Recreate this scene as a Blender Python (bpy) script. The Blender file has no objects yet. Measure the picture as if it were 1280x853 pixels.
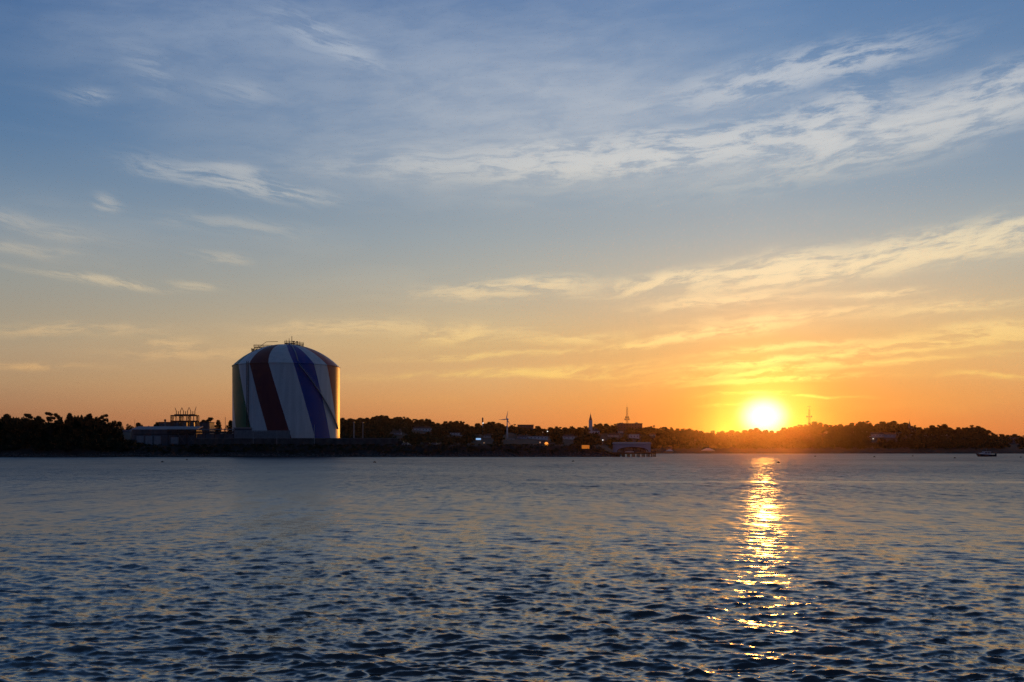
import bpy, math, random
import numpy as np
from mathutils import Vector, Matrix

R = math.radians
# ------------------------------------------------------------------ camera, sky, sun, exposure
sc = bpy.context.scene
col = sc.collection
CAM_H = 3.6
F = 1280 * 35 / 36          # focal length in photograph pixels
HOR = 562.0                 # the horizon's row in the photograph
SUN_AZ, SUN_EL = 14.2, 1.85

cd = bpy.data.cameras.new('camera')
cam = bpy.data.objects.new('camera', cd)
col.objects.link(cam)
cd.lens = 35; cd.sensor_width = 36; cd.sensor_fit = 'HORIZONTAL'
cd.shift_y = (HOR - 426.5) / 1280
cd.clip_start = 0.5; cd.clip_end = 30000
cam.location = (0, 0, CAM_H); cam.rotation_euler = (R(90), 0, 0)
sc.camera = cam
sc.view_settings.view_transform = 'Standard'
sc.view_settings.look = 'None'
sc.view_settings.exposure = 0
sc.view_settings.gamma = 1
sc.view_settings.use_curve_mapping = False
sc.cycles.max_bounces = 5
sc.cycles.diffuse_bounces = 2
sc.cycles.glossy_bounces = 3
sc.cycles.volume_bounces = 0
sc.cycles.sample_clamp_direct = 30
sc.cycles.sample_clamp_indirect = 4
sc.cycles.use_denoising = True
sc.cycles.denoising_prefilter = 'NONE'
sc.cycles.use_adaptive_sampling = True
sc.cycles.adaptive_threshold = 0.012
sc.cycles.adaptive_min_samples = 12

sun_d = bpy.data.lights.new('sun', 'SUN')
sun = bpy.data.objects.new('sun', sun_d)
col.objects.link(sun)
sun_d.energy = 0.72; sun_d.angle = R(0.55); sun_d.color = (1.0, 0.38, 0.06)
sdir = Vector((math.sin(R(SUN_AZ)) * math.cos(R(SUN_EL)), math.cos(R(SUN_AZ)) * math.cos(R(SUN_EL)), math.sin(R(SUN_EL))))
sun.rotation_euler = sdir.to_track_quat('Z', 'Y').to_euler()
sun.location = (200, 700, 200)

def lin(c):
    return tuple(((v / 255) / 12.92 if v <= 10 else ((v / 255 + .055) / 1.055) ** 2.4) for v in c)

class Nodes:
    def __init__(self, nt): self.nt = nt
    def new(self, t, **k):
        n = self.nt.nodes.new(t)
        for a, v in k.items(): setattr(n, a, v)
        return n
    def plug(self, sock, v):
        if hasattr(v, 'is_output'): self.nt.links.new(v, sock)
        elif v is not None: sock.default_value = v
    def m(self, op, a, b=None, c=None, clamp=False):
        n = self.new('ShaderNodeMath', operation=op, use_clamp=clamp)
        self.plug(n.inputs[0], a); self.plug(n.inputs[1], b); self.plug(n.inputs[2], c)
        return n.outputs[0]
    def vm(self, op, a, b=None, scale=None):
        n = self.new('ShaderNodeVectorMath', operation=op)
        self.plug(n.inputs[0], a); self.plug(n.inputs[1], b)
        if scale is not None: self.plug(n.inputs['Scale'], scale)
        return n.outputs['Value'] if op in ('DOT_PRODUCT', 'LENGTH') else n.outputs[0]
    def mr(self, v, a, b, c=0.0, d=1.0, smooth=True):
        n = self.new('ShaderNodeMapRange', interpolation_type='SMOOTHSTEP' if smooth else 'LINEAR')
        for i, x in enumerate((v, a, b, c, d)): self.plug(n.inputs[i], x)
        return n.outputs[0]
    def ramp(self, fac, stops, mode='LINEAR'):
        n = self.new('ShaderNodeValToRGB')
        r = n.color_ramp; r.interpolation = mode
        while len(r.elements) > 1: r.elements.remove(r.elements[-1])
        r.elements[0].position = stops[0][0]; r.elements[0].color = (*stops[0][1], 1)
        for p, c in stops[1:]:
            e = r.elements.new(p); e.color = (*c, 1)
        self.plug(n.inputs[0], fac)
        return n.outputs[0]
    def mix(self, f, a, b, kind='MIX'):
        n = self.new('ShaderNodeMix', data_type='RGBA', blend_type=kind)
        self.plug(n.inputs[0], f); self.plug(n.inputs[6], a); self.plug(n.inputs[7], b)
        return n.outputs[2]
    def noise(self, vec, scale, detail=4, rough=.55, dist=0.0, dim='3D'):
        n = self.new('ShaderNodeTexNoise', noise_dimensions=dim)
        self.plug(n.inputs['Vector'], vec); n.inputs['Scale'].default_value = scale
        n.inputs['Detail'].default_value = detail; n.inputs['Roughness'].default_value = rough
        n.inputs['Distortion'].default_value = dist
        return n
    def mapping(self, vec, loc=(0, 0, 0), rot=(0, 0, 0), scale=(1, 1, 1), kind='POINT'):
        n = self.new('ShaderNodeMapping', vector_type=kind)
        self.plug(n.inputs[0], vec)
        n.inputs[1].default_value = loc; n.inputs[2].default_value = rot; n.inputs[3].default_value = scale
        return n.outputs[0]
    def comb(self, x, y, z=0.0):
        n = self.new('ShaderNodeCombineXYZ')
        for i, v in enumerate((x, y, z)): self.plug(n.inputs[i], v)
        return n.outputs[0]

def azel(px, py):
    """direction of a photograph pixel, degrees of azimuth and elevation"""
    a = math.atan2(px - 640, F)
    return math.degrees(a), math.degrees(math.atan2((HOR - py) * math.cos(a), F))

# thin cirrus: centre, half width, half height (photo pixels), tilt up to the right (degrees), strength
CIRRUS = {
 'rising': (7, [(975, 94, 120, 14, 7, .62), (1070, 78, 75, 10, 4, .45), (1185, 152, 180, 20, 9, .6), (1255, 108, 80, 14, 8, .5),
            (1130, 314, 165, 11, 7, .85), (1230, 298, 110, 12, 5, .8), (960, 334, 110, 9, 8, .55), (820, 350, 80, 6, 7, .75), (1010, 345, 110, 9, 8, .3),
            (850, 423, 105, 4, 6, .8), (640, 466, 150, 4, 3, .5), (590, 446, 85, 3, 4, .5), (930, 413, 90, 7, 6, .35)]),
 'level': (2, [(830, 190, 300, 13, 3, .55), (690, 192, 150, 15, 3, .5), (1045, 150, 65, 17, 14, .6), (760, 205, 190, 9, 2, .4), (930, 165, 130, 13, 8, .5),
            (620, 362, 85, 8, 3, .65), (655, 354, 45, 4, 3, .35), (430, 410, 75, 7, 3, .6), (570, 418, 55, 8, 3, .65), (85, 413, 80, 5, 3, .45),
            (212, 434, 32, 8, 2, .5), (250, 444, 90, 6, 1, .3), (30, 458, 60, 3, 2, .5), (700, 424, 60, 5, 2, .35),
            (915, 375, 90, 6, 2, .55), (1105, 367, 35, 4, 1, .75), (1215, 385, 60, 5, 3, .5), (1010, 394, 120, 6, 3, .35),
            (985, 437, 100, 3.5, 3, .6), (1080, 447, 130, 3.5, 4, .55), (950, 456, 100, 3, 3, .7), (1180, 430, 120, 5, 4, .5), (1020, 463, 150, 3, 3, .7),
            (975, 477, 80, 3, 1, .75), (1250, 412, 60, 7, 4, .55), (1245, 470, 45, 3, 0, .35), (940, 493, 35, 1.6, 0, .5), (1020, 496, 40, 1.3, -2, .4),
            (905, 507, 20, 2, 0, .3), (700, 468, 90, 3, 1, .3)]),
 'falling': (-9, [(285, 229, 72, 9, -8, .85), (292, 214, 22, 5, -2, .7), (330, 240, 60, 5, -5, .5), (45, 283, 65, 7, -7, .22), (30, 312, 55, 5, -4, .22), (130, 350, 58, 4, -3, .7),
            (265, 324, 26, 6, -4, .26), (245, 356, 20, 4, -2, .3), (151, 255, 11, 8, 0, .38), (105, 115, 22, 6, 3, .35), (400, 47, 55, 12, -18, .4), (430, 62, 45, 10, -20, .3), (290, 110, 30, 10, -5, .22),
            (190, 90, 30, 14, -40, .2), (280, 283, 60, 7, -2, .2)]),
 'veil': (4, [(430, 75, 300, 55, -6, 0.208), (620, 110, 260, 70, -3, 0.192), (250, 40, 180, 35, 10, 0.160), (330, 165, 200, 45, -14, 0.128), (640, 150, 200, 45, 5, 0.192), (760, 130, 160, 40, 3, 0.112),
            (560, 215, 260, 28, -2, 0.160), (900, 200, 330, 26, 2, 0.112), (1170, 150, 180, 30, 8, 0.112), (1080, 335, 240, 24, 6, 0.112), (1050, 400, 240, 24, 3, 0.096), (1050, 450, 240, 18, 2, 0.096), (60, 295, 110, 40, 0, 0.120), (700, 20, 250, 40, 0, 0.096),
            (450, 420, 180, 20, 2, 0.160)]),
}

def build_world():
    w = bpy.data.worlds.new('World'); sc.world = w; w.use_nodes = True
    w.cycles.sampling_method = 'MANUAL'; w.cycles.sample_map_resolution = 512
    nt = w.node_tree; N = Nodes(nt)
    bg = nt.nodes['Background']
    d = N.new('ShaderNodeTexCoord').outputs['Generated']
    s = N.new('ShaderNodeSeparateXYZ'); N.plug(s.inputs[0], d)
    x, y, z = s.outputs
    el = N.m('MULTIPLY', N.m('ARCSINE', z), 57.29578)
    az = N.m('MULTIPLY', N.m('ARCTAN2', x, y), 57.29578)
    psi = N.m('MULTIPLY', N.m('ARCCOSINE', N.m('MINIMUM', N.vm('DOT_PRODUCT', d, tuple(sdir)), 1.0)), 57.29578)
    da = N.m('ABSOLUTE', N.m('WRAP', N.m('SUBTRACT', az, SUN_AZ), 180.0, -180.0))
    f = N.m('DIVIDE', N.m('MAXIMUM', el, 0.0), 45.0, clamp=True)
    def rp(stops): return N.ramp(f, [(e / 45, lin(c)) for e, c in stops], 'LINEAR')
    zen = (38, 54, 78)
    sunward = rp([(0, (236, 118, 40)), (1.2, (250, 140, 50)), (2.8, (250, 160, 66)), (4.2, (244, 170, 84)), (6.1, (232, 178, 112)), (7.4, (220, 180, 132)), (9.7, (193, 181, 158)), (11.9, (166, 171, 170)), (14.1, (142, 160, 174)), (18, (112, 142, 174)), (24.3, (84, 122, 168)), (34, (54, 80, 114)), (45, zen)])
    middle = rp([(0, (205, 120, 70)), (1.2, (214, 135, 80)), (2.85, (220, 157, 96)), (4.2, (217, 170, 114)), (6.1, (206, 172, 124)), (7.4, (194, 174, 140)), (9.7, (174, 171, 158)), (11.9, (154, 163, 166)), (14.1, (132, 151, 168)), (18, (104, 134, 168)), (24.3, (78, 114, 160)), (34, (50, 76, 110)), (45, zen)])
    left = rp([(0, (150, 98, 74)), (1.7, (168, 118, 84)), (3.6, (177, 144, 108)), (6.06, (170, 155, 130)), (8.7, (148, 150, 144)), (11.9, (120, 140, 158)), (16.2, (88, 120, 156)), (20.4, (70, 106, 150)), (24.3, (58, 96, 146)), (34, (46, 72, 106)), (45, zen)])
    behind = rp([(0, (52, 60, 82)), (8, (58, 70, 100)), (20, (54, 74, 112)), (45, (36, 54, 80))])
    c = N.mix(N.mr(da, 0, 15, smooth=False), sunward, middle)
    c = N.mix(N.mr(da, 15, 41, smooth=False), c, left)
    c = N.mix(N.mr(da, 41, 120), c, behind)
    nis = N.new('ShaderNodeTexSky'); nis.sky_type = 'NISHITA'; nis.sun_disc = False
    nis.sun_elevation = R(SUN_EL); nis.sun_rotation = R(SUN_AZ); nis.air_density = 1.0; nis.dust_density = 5.0; nis.ozone_density = 4.0
    c = N.mix(1.0, c, N.vm('SCALE', nis.outputs[0], scale=0.012), 'ADD')
    # light scattered round the sun
    def ex(v, k): return N.m('EXPONENT', N.m('MULTIPLY', v, -k))
    g1 = ex(N.m('POWER', psi, 1.2), 0.82)
    g2 = ex(psi, 0.17)
    glow = N.vm('ADD', N.vm('SCALE', (1.0, 0.64, 0.10), scale=g1), N.vm('SCALE', (0.10, 0.035, 0.002), scale=g2))
    # cirrus
    p = N.comb(az, el)
    wn = N.noise(N.vm('MULTIPLY', p, (.12, .22, 1)), 1.0, 2, .5, 0, '2D')
    pw = N.vm('ADD', p, N.vm('MULTIPLY', N.vm('SUBTRACT', wn.outputs['Color'], (.5, .5, .5)), (4.0, .9, 0)))
    wn2 = N.noise(N.vm('MULTIPLY', p, (.6, 1.5, 1)), 1.0, 2, .5, 0, '2D')
    pw = N.vm('ADD', pw, N.vm('MULTIPLY', N.vm('SUBTRACT', wn2.outputs['Color'], (.5, .5, .5)), (.7, .2, 0)))
    pw1 = N.vm('ADD', pw, (0, 0, 1))
    alpha = None
    for name, (tilt, patches) in CIRRUS.items():
        acc = None
        for (cx, cy, hw, hh, ang, amp) in patches:
            a0, e0 = azel(cx, cy)
            k = 57.3 / F
            c_, s_ = math.cos(R(ang)), math.sin(R(ang)); w_, h_ = hw * k, hh * k * 1.15
            u = N.vm('DOT_PRODUCT', pw1, (c_ / w_, s_ / w_, -(a0 * c_ + e0 * s_) / w_))
            v = N.vm('DOT_PRODUCT', pw1, (-s_ / h_, c_ / h_, (a0 * s_ - e0 * c_) / h_))
            g = N.m('EXPONENT', N.m('MULTIPLY', N.m('MULTIPLY_ADD', u, u, N.m('MULTIPLY', v, v)), -1.0))
            acc = N.m('MULTIPLY', g, amp) if acc is None else N.m('MULTIPLY_ADD', g, amp, acc)
        sc_ = {'veil': (.22, .9, 1), 'level': (.36, 1.9, 1), 'rising': (.34, 1.7, 1), 'falling': (.30, 2.0, 1)}[name]
        c_, s_ = math.cos(R(tilt)), math.sin(R(tilt))
        q = N.comb(N.vm('DOT_PRODUCT', pw, (c_ * sc_[0], s_ * sc_[0], 0)), N.vm('DOT_PRODUCT', pw, (-s_ * sc_[1], c_ * sc_[1], 0)), 0.0)
        n = N.noise(q, 1.0, 6, .66, .0, '2D').outputs['Fac']
        if name == 'veil':
            t = N.m('MULTIPLY', acc, N.mr(n, .25, .75, .6, 1.2))
        else:
            sat = N.m('SUBTRACT', 1.0, N.m('EXPONENT', N.m('MULTIPLY', acc, -1.25)))
            t = N.m('MULTIPLY', sat, N.mr(N.m('MULTIPLY_ADD', sat, .05, n), .37, .66, .03, 1.5))
        alpha = t if alpha is None else N.m('ADD', alpha, t)
    # sparse cirrus over the rest of the sky
    bn = N.noise(N.vm('MULTIPLY', pw, (.05, .3, 1)), 1.0, 4, .6, 0, '2D').outputs['Fac']
    alpha = N.m('ADD', alpha, N.m('MULTIPLY', N.mr(bn, .5, .8), .06))
    alpha = N.m('MULTIPLY', N.m('SUBTRACT', 1.0, N.m('EXPONENT', N.m('MULTIPLY', N.m('MAXIMUM', alpha, 0.0), -1.55))), .86)
    alpha = N.m('MULTIPLY', alpha, N.mr(el, .2, 2.5))
    cc_far = rp([(0, (206, 140, 84)), (3, (222, 170, 108)), (6, (226, 190, 140)), (9, (214, 196, 164)), (14, (186, 188, 188)), (22, (172, 184, 200)), (45, (120, 140, 170))])
    cc_sun = rp([(0, (255, 190, 90)), (3, (255, 214, 104)), (5.5, (255, 216, 130)), (8, (252, 216, 158)), (11.5, (240, 222, 184)), (16, (214, 212, 206)), (22, (196, 202, 210)), (45, (130, 150, 180))])
    cc = N.mix(N.mr(da, 8, 34), cc_sun, cc_far)
    cc = N.vm('SCALE', cc, scale=N.m('MULTIPLY_ADD', ex(psi, .16), .7, 1.0))
    c = N.mix(alpha, c, cc)
    c = N.vm('ADD', c, N.vm('SCALE', glow, scale=N.m('MULTIPLY_ADD', alpha, .35, 1.0)))
    # the sun's disc, enlarged, with bloom put into its soft edge
    e2 = N.m('SUBTRACT', el, SUN_EL)
    a2 = N.m('SUBTRACT', az, SUN_AZ)
    rr = N.m('SQRT', N.m('ADD', N.m('MULTIPLY', N.m('MULTIPLY', a2, .80), N.m('MULTIPLY', a2, .80)), N.m('MULTIPLY', e2, e2)))
    disc = N.m('EXPONENT', N.m('MULTIPLY', N.m('POWER', N.m('DIVIDE', rr, .90), 3.2), -1.0))
    disc = N.m('MULTIPLY', disc, N.m('LESS_THAN', da, 90.0))
    c = N.vm('ADD', c, N.vm('SCALE', (1.2, .95, 1.05), scale=disc))
    N.plug(bg.inputs[0], c)
    bg.inputs[1].default_value = 1.0
build_world()

# ------------------------------------------------------------------ helpers
def at(px, py, Y):
    return Vector(((px - 640) / F * Y, Y, CAM_H + (HOR - py) / F * Y))
def m_px(Y): return Y / F

def tag(o, label=None, cat=None, group=None, kind=None):
    if label: o['label'] = label
    if cat: o['category'] = cat
    if group: o['group'] = group
    if kind: o['kind'] = kind
    return o
def thing(name, loc, label, cat, group=None, rz=0):
    o = bpy.data.objects.new(name, None); col.objects.link(o)
    o.empty_display_size = .5
    o.location = loc; o.rotation_euler = (0, 0, rz)
    return tag(o, label, cat, group)

class MB:
    """collects shapes, then links them as one mesh object"""
    def __init__(self): self.v = []; self.f = []; self.sm = []
    def add(self, vs, fs, smooth=False):
        b = len(self.v); self.v += [tuple(p) for p in vs]; self.f += [tuple(i + b for i in f) for f in fs]; self.sm += [smooth] * len(fs)
        return self
    def box(self, x0, x1, y0, y1, z0, z1):
        return self.add([(x0, y0, z0), (x1, y0, z0), (x1, y1, z0), (x0, y1, z0), (x0, y0, z1), (x1, y0, z1), (x1, y1, z1), (x0, y1, z1)],
                 [(3, 2, 1, 0), (4, 5, 6, 7), (0, 1, 5, 4), (1, 2, 6, 5), (2, 3, 7, 6), (3, 0, 4, 7)])
    def bar(self, a, b, r, r2=None, n=6):
        a = Vector(a); b = Vector(b); r2 = r if r2 is None else r2
        d = (b - a).normalized(); u = d.orthogonal().normalized(); w = d.cross(u)
        vs = []
        for p, q in ((a, r), (b, r2)):
            for i in range(n):
                t = 2 * math.pi * i / n
                vs.append(p + u * math.cos(t) * q + w * math.sin(t) * q)
        fs = [(i, (i + 1) % n, n + (i + 1) % n, n + i) for i in range(n)] + [tuple(range(n))[::-1], tuple(range(n, 2 * n))]
        return self.add(vs, fs, n > 8)
    def lathe(self, prof, n=24, smooth=True, cx=0, cy=0, cap=True):
        vs = []; fs = []
        for (r, z) in prof:
            for i in range(n):
                t = 2 * math.pi * i / n; vs.append((cx + r * math.cos(t), cy + r * math.sin(t), z))
        for k in range(len(prof) - 1):
            for i in range(n):
                j = (i + 1) % n; fs.append((k * n + i, k * n + j, (k + 1) * n + j, (k + 1) * n + i))
        self.add(vs, fs, smooth)
        if cap:
            b = len(self.v) - len(vs)
            self.f.append(tuple(b + i for i in range(n))[::-1]); self.sm.append(False)
            self.f.append(tuple(b + (len(prof) - 1) * n + i for i in range(n))); self.sm.append(False)
        return self
    def prism(self, poly, y0, y1):
        """a polygon in x-z pulled along y"""
        n = len(poly)
        vs = [(x, y0, z) for x, z in poly] + [(x, y1, z) for x, z in poly]
        return self.add(vs, [tuple(range(n)), tuple(range(n, 2 * n))[::-1]] + [(i, n + i, n + (i + 1) % n, (i + 1) % n) for i in range(n)])
    def build(self, name, mat, parent=None, loc=(0, 0, 0)):
        me = bpy.data.meshes.new(name); me.from_pydata(self.v, [], self.f); me.update()
        me.polygons.foreach_set('use_smooth', self.sm)
        me.materials.append(mat)
        o = bpy.data.objects.new(name, me); col.objects.link(o)
        o.parent = parent; o.location = loc
        return o

def mesh_np(name, V, Q, mat, smooth=False):
    me = bpy.data.meshes.new(name)
    V = np.asarray(V, np.float32); Q = np.asarray(Q, np.int32); k = Q.shape[1]
    me.vertices.add(len(V)); me.vertices.foreach_set('co', V.ravel())
    me.loops.add(Q.size); me.loops.foreach_set('vertex_index', Q.ravel())
    me.polygons.add(len(Q))
    me.polygons.foreach_set('loop_start', np.arange(0, Q.size, k, dtype=np.int32))
    me.polygons.foreach_set('loop_total', np.full(len(Q), k, np.int32))
    me.polygons.foreach_set('use_smooth', np.full(len(Q), smooth))
    me.update(calc_edges=True)
    me.materials.append(mat)
    return me

def mat(name, color, rough=.7, metal=0.0, var=.25, scale=.5, spec=.3, bump=0.0, stretch=(1, 1, 1), emit=None, estr=0.0):
    m = bpy.data.materials.new(name); m.use_nodes = True
    N = Nodes(m.node_tree); b = m.node_tree.nodes['Principled BSDF']
    tc = N.new('ShaderNodeTexCoord').outputs['Object']
    n = N.noise(N.mapping(tc, scale=stretch), scale, 5, .6).outputs['Fac']
    lo = tuple(v * (1 - var) for v in color); hi = tuple(min(1, v * (1 + var)) for v in color)
    N.plug(b.inputs['Base Color'], N.ramp(n, [(.3, lo), (.7, hi)]))
    b.inputs['Roughness'].default_value = rough; b.inputs['Metallic'].default_value = metal
    b.inputs['Specular IOR Level'].default_value = spec
    if bump:
        bp = N.new('ShaderNodeBump'); bp.inputs['Strength'].default_value = bump; bp.inputs['Distance'].default_value = .1
        N.plug(bp.inputs['Height'], n); N.plug(b.inputs['Normal'], bp.outputs[0])
    if emit:
        b.inputs['Emission Color'].default_value = (*emit, 1); b.inputs['Emission Strength'].default_value = estr
    return m

M = {
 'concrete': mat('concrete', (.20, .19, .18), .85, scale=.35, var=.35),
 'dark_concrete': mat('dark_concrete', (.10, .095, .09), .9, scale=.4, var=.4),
 'soil': mat('soil', (.045, .042, .036), .95, scale=.12, var=.5),
 'rock': mat('rock', (.13, .12, .11), .9, scale=.9, var=.5),
 'steel': mat('steel', (.18, .18, .19), .5, .6, scale=1.0),
 'dark_steel': mat('dark_steel', (.05, .05, .055), .55, .5, scale=1.0),
 'galvanised': mat('galvanised', (.42, .43, .44), .45, .3, scale=1.2),
 'pale_metal': mat('pale_metal', (.24, .27, .32), .65, 0, var=.12, scale=.3, stretch=(3, 1, 1)),
 'grey_cladding': mat('grey_cladding', (.105, .115, .13), .6, 0, scale=.3, stretch=(2, 1, .3)),
 'grey_panel': mat('grey_panel', (.30, .31, .32), .6, 0, scale=.6),
 'white_paint': mat('white_paint', (.75, .75, .73), .45, 0, var=.08, scale=.5),
 'cream_paint': mat('cream_paint', (.62, .58, .50), .6, 0, var=.1, scale=.5),
 'blue_paint': mat('blue_paint', (.38, .45, .55), .6, 0, var=.1, scale=.5),
 'brick': mat('brick', (.24, .12, .085), .85, 0, var=.3, scale=2.0),
 'roofing': mat('roofing', (.16, .155, .155), .8, 0, var=.3, scale=.8),
 'glass': mat('glass', (.03, .035, .045), .08, 0, var=.1, spec=.6),
 'timber': mat('timber', (.075, .06, .048), .9, 0, scale=1.0, stretch=(1, 1, .2)),
 'bark': mat('bark', (.055, .045, .035), .95, 0, scale=1.5),
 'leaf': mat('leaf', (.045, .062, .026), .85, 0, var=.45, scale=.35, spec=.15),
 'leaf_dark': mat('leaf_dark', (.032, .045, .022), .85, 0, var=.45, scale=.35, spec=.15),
 'hull_blue': mat('hull_blue', (.02, .025, .045), .35, 0),
 'rubber': mat('rubber', (.02, .02, .02), .85),
 'car_dark': mat('car_dark', (.03, .032, .036), .3, .2),
 'car_silver': mat('car_silver', (.35, .36, .38), .3, .5),
 'float_dark': mat('float_dark', (.05, .035, .03), .6),
 'lamp_white': mat('lamp_white', (.8, .8, .8), .5, emit=(1, .95, .85), estr=1.7),
 'lamp_warm': mat('lamp_warm', (.8, .6, .4), .5, emit=(1, .3, .03), estr=1.3),
 'lamp_dim': mat('lamp_dim', (.8, .6, .4), .5, emit=(1, .5, .25), estr=.5),
 'screen': mat('screen', (.2, .4, .8), .5, emit=(.35, .62, 1.0), estr=.8),
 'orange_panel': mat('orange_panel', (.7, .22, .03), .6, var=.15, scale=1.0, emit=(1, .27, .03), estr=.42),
}

# ------------------------------------------------------------------ skyline of the far ridge (photo pixels)
FAR = [(428,521.5,12),(437,522,9),(450,521,15),(459,522.5,8),(467,521.5,10),(475,517.7,16),(483,520,9),(494,521,10),(500,521.5,8),(507,521,10),(512,524,7),(518,524,9),(526,523,13),(535,522,10),(541,527.5,9),(549,528.7,10),(557,527,8),(565,525,12),(571,526.5,8),(577,526,9),(583,530.5,9),(590,533,8),(597,529.5,11),(609,527.5,9),(616,527.5,10),(622,527.5,10),(628,530.5,8),(641,530.5,9),(672,533,9),(680,535,9),(688,534.5,10),(697,533,11),(706,534.5,8),(716,532,12),(724,534.5,8),(730,533,9),(744,530.5,7),(750,528,12),(758,530,9),(768,530,9),(776,529,9),(809,532.5,9),(815,532,9),(823,534,9),(831,534,11),(839,534.5,7),(847,536,8),(855,536,10),(862,536,8),(869,536.3,9),(876,539,8),(884,541,8),(891,538.7,9),(897,540.5,6),(903,539,8),(909,540.5,7),(915,538,9),(922,539.5,8),(931,538,10),(938,536.5,8),(946,535.3,9),(957,536,9),(964,538.5,8),(973,539,8),(980,534.8,9),(988,532.5,10),(995,533,8),(1001,530.5,10),(1007,531,7),(1012,528.7,7),(1018,527.4,10),(1025,528.7,8),(1032,530.6,8),(1042,531,10),(1050,530.6,9),(1058,532,8),(1065,529,10),(1071,530,7),(1075,527.5,8),(1081,526,11),(1088,529,7),(1097,530,8),(1103,527.4,11),(1110,528.5,8),(1117,526.6,11),(1125,528.5,9),(1132,528.7,9),(1142,531.5,9),(1149,534.5,8),(1158,533.6,9),(1165,532,10),(1174,530.8,9),(1180,530.5,10),(1188,533.5,9),(1198,534.5,8),(1207,533,12),(1218,531.5,16),(1228,533,10),(1235,538,9),(1243,541.5,9),(1252,543,9),(1260,544,8),(1268,543,9),(1277,544,9)]
_sx = np.array([-400, 0, 150, 200, 300, 400] + [a for a, b, c in FAR] + [1330, 1600], float)
_sy = np.array([534, 533, 532, 532, 530, 526] + [b for a, b, c in FAR] + [545, 547], float)
def skyline(px): return np.interp(px, _sx, _sy)
_kx = np.arange(-420, 1621, 4.0)
_ks = np.array([np.max(_sy[np.abs(_sx - k) < 16]) if np.any(np.abs(_sx - k) < 16) else np.interp(k, _sx, _sy) for k in _kx])
_ks = np.convolve(np.pad(_ks, 4, 'edge'), np.ones(9) / 9, 'valid')
RIDGE = 1150.0
TREE_H = 10.5
def ridge_z(px):
    return CAM_H + (HOR - np.interp(px, _kx, _ks)) / F * RIDGE - TREE_H + 1.0
def sstep(t):
    t = np.clip(t, 0, 1); return t * t * (3 - 2 * t)
def terrain(x, y):
    x = np.asarray(x, float); y = np.asarray(y, float)
    px = 640 + x / np.maximum(y, 1) * F
    edge = 51 + (y - 481) * .12 + 1.2 * np.sin(y * .23)
    wob = 1.3 * np.sin(x * .11) + .8 * np.sin(x * .29 + 1)
    dp = np.minimum(y - 481.0 - .6 * wob, edge - x)
    df = y - 861 - wob
    pen = np.interp(dp, [-12, -4, 0, 3.5, 12, 30], [-3, -1.2, 0, 1.2, 5.55, 5.6])
    far = np.interp(df, [-30, -5, 0, 6, 30], [-3, -.6, 0, 1.6, 3.0])
    base = np.maximum(pen, far)
    y0 = 610 + 275 * sstep((x - edge + 75) / 75)
    hill = ridge_z(px) * sstep((y - y0) / (RIDGE - y0) * .93) - 0.02 * np.maximum(y - RIDGE, 0)
    inland = np.maximum(dp, df) > 0
    return np.where(inland & (hill > base), hill, base)
def tz(x, y): return float(terrain(x, y))
def on_ground(px, py, y0=500, y1=1145):
    """the place on the land seen at a pixel"""
    best = None
    for Y in np.arange(y0, y1, 3.0):
        x = (px - 640) / F * Y
        z = tz(x, Y)
        e = HOR - (z - CAM_H) / Y * F
        if best is None or abs(e - py) < best[0]: best = (abs(e - py), Y, z, x)
        if e < py and best[0] < 1.5: break
    return Vector((best[3], best[1], best[2]))

# ------------------------------------------------------------------ ground
def build_ground():
    ys = np.concatenate([np.arange(466, 500, 1.5), np.arange(500, 620, 6), np.arange(620, 850, 12), np.arange(850, 900, 3), np.arange(900, 1200, 12), np.arange(1200, 3401, 200)])
    xs = np.concatenate([np.arange(-3400, -1200, 200), np.arange(-1200, 1201, 5.0), np.arange(1400, 3401, 200)])
    X, Y = np.meshgrid(xs, ys)
    Z = terrain(X, Y)
    rng = np.random.default_rng(4)
    Z = Z + np.where(Z > .3, rng.normal(0, .12, Z.shape), 0)
    V = np.stack([X, Y, Z], -1).reshape(-1, 3)
    w = len(xs); i = np.arange((len(ys) - 1) * w).reshape(len(ys) - 1, w)[:, :-1].ravel()
    Q = np.stack([i, i + 1, i + w + 1, i + w], 1)
    o = bpy.data.objects.new('ground', mesh_np('ground', V, Q, M['soil'], True)); col.objects.link(o)
    o['kind'] = 'structure'
build_ground()

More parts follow.
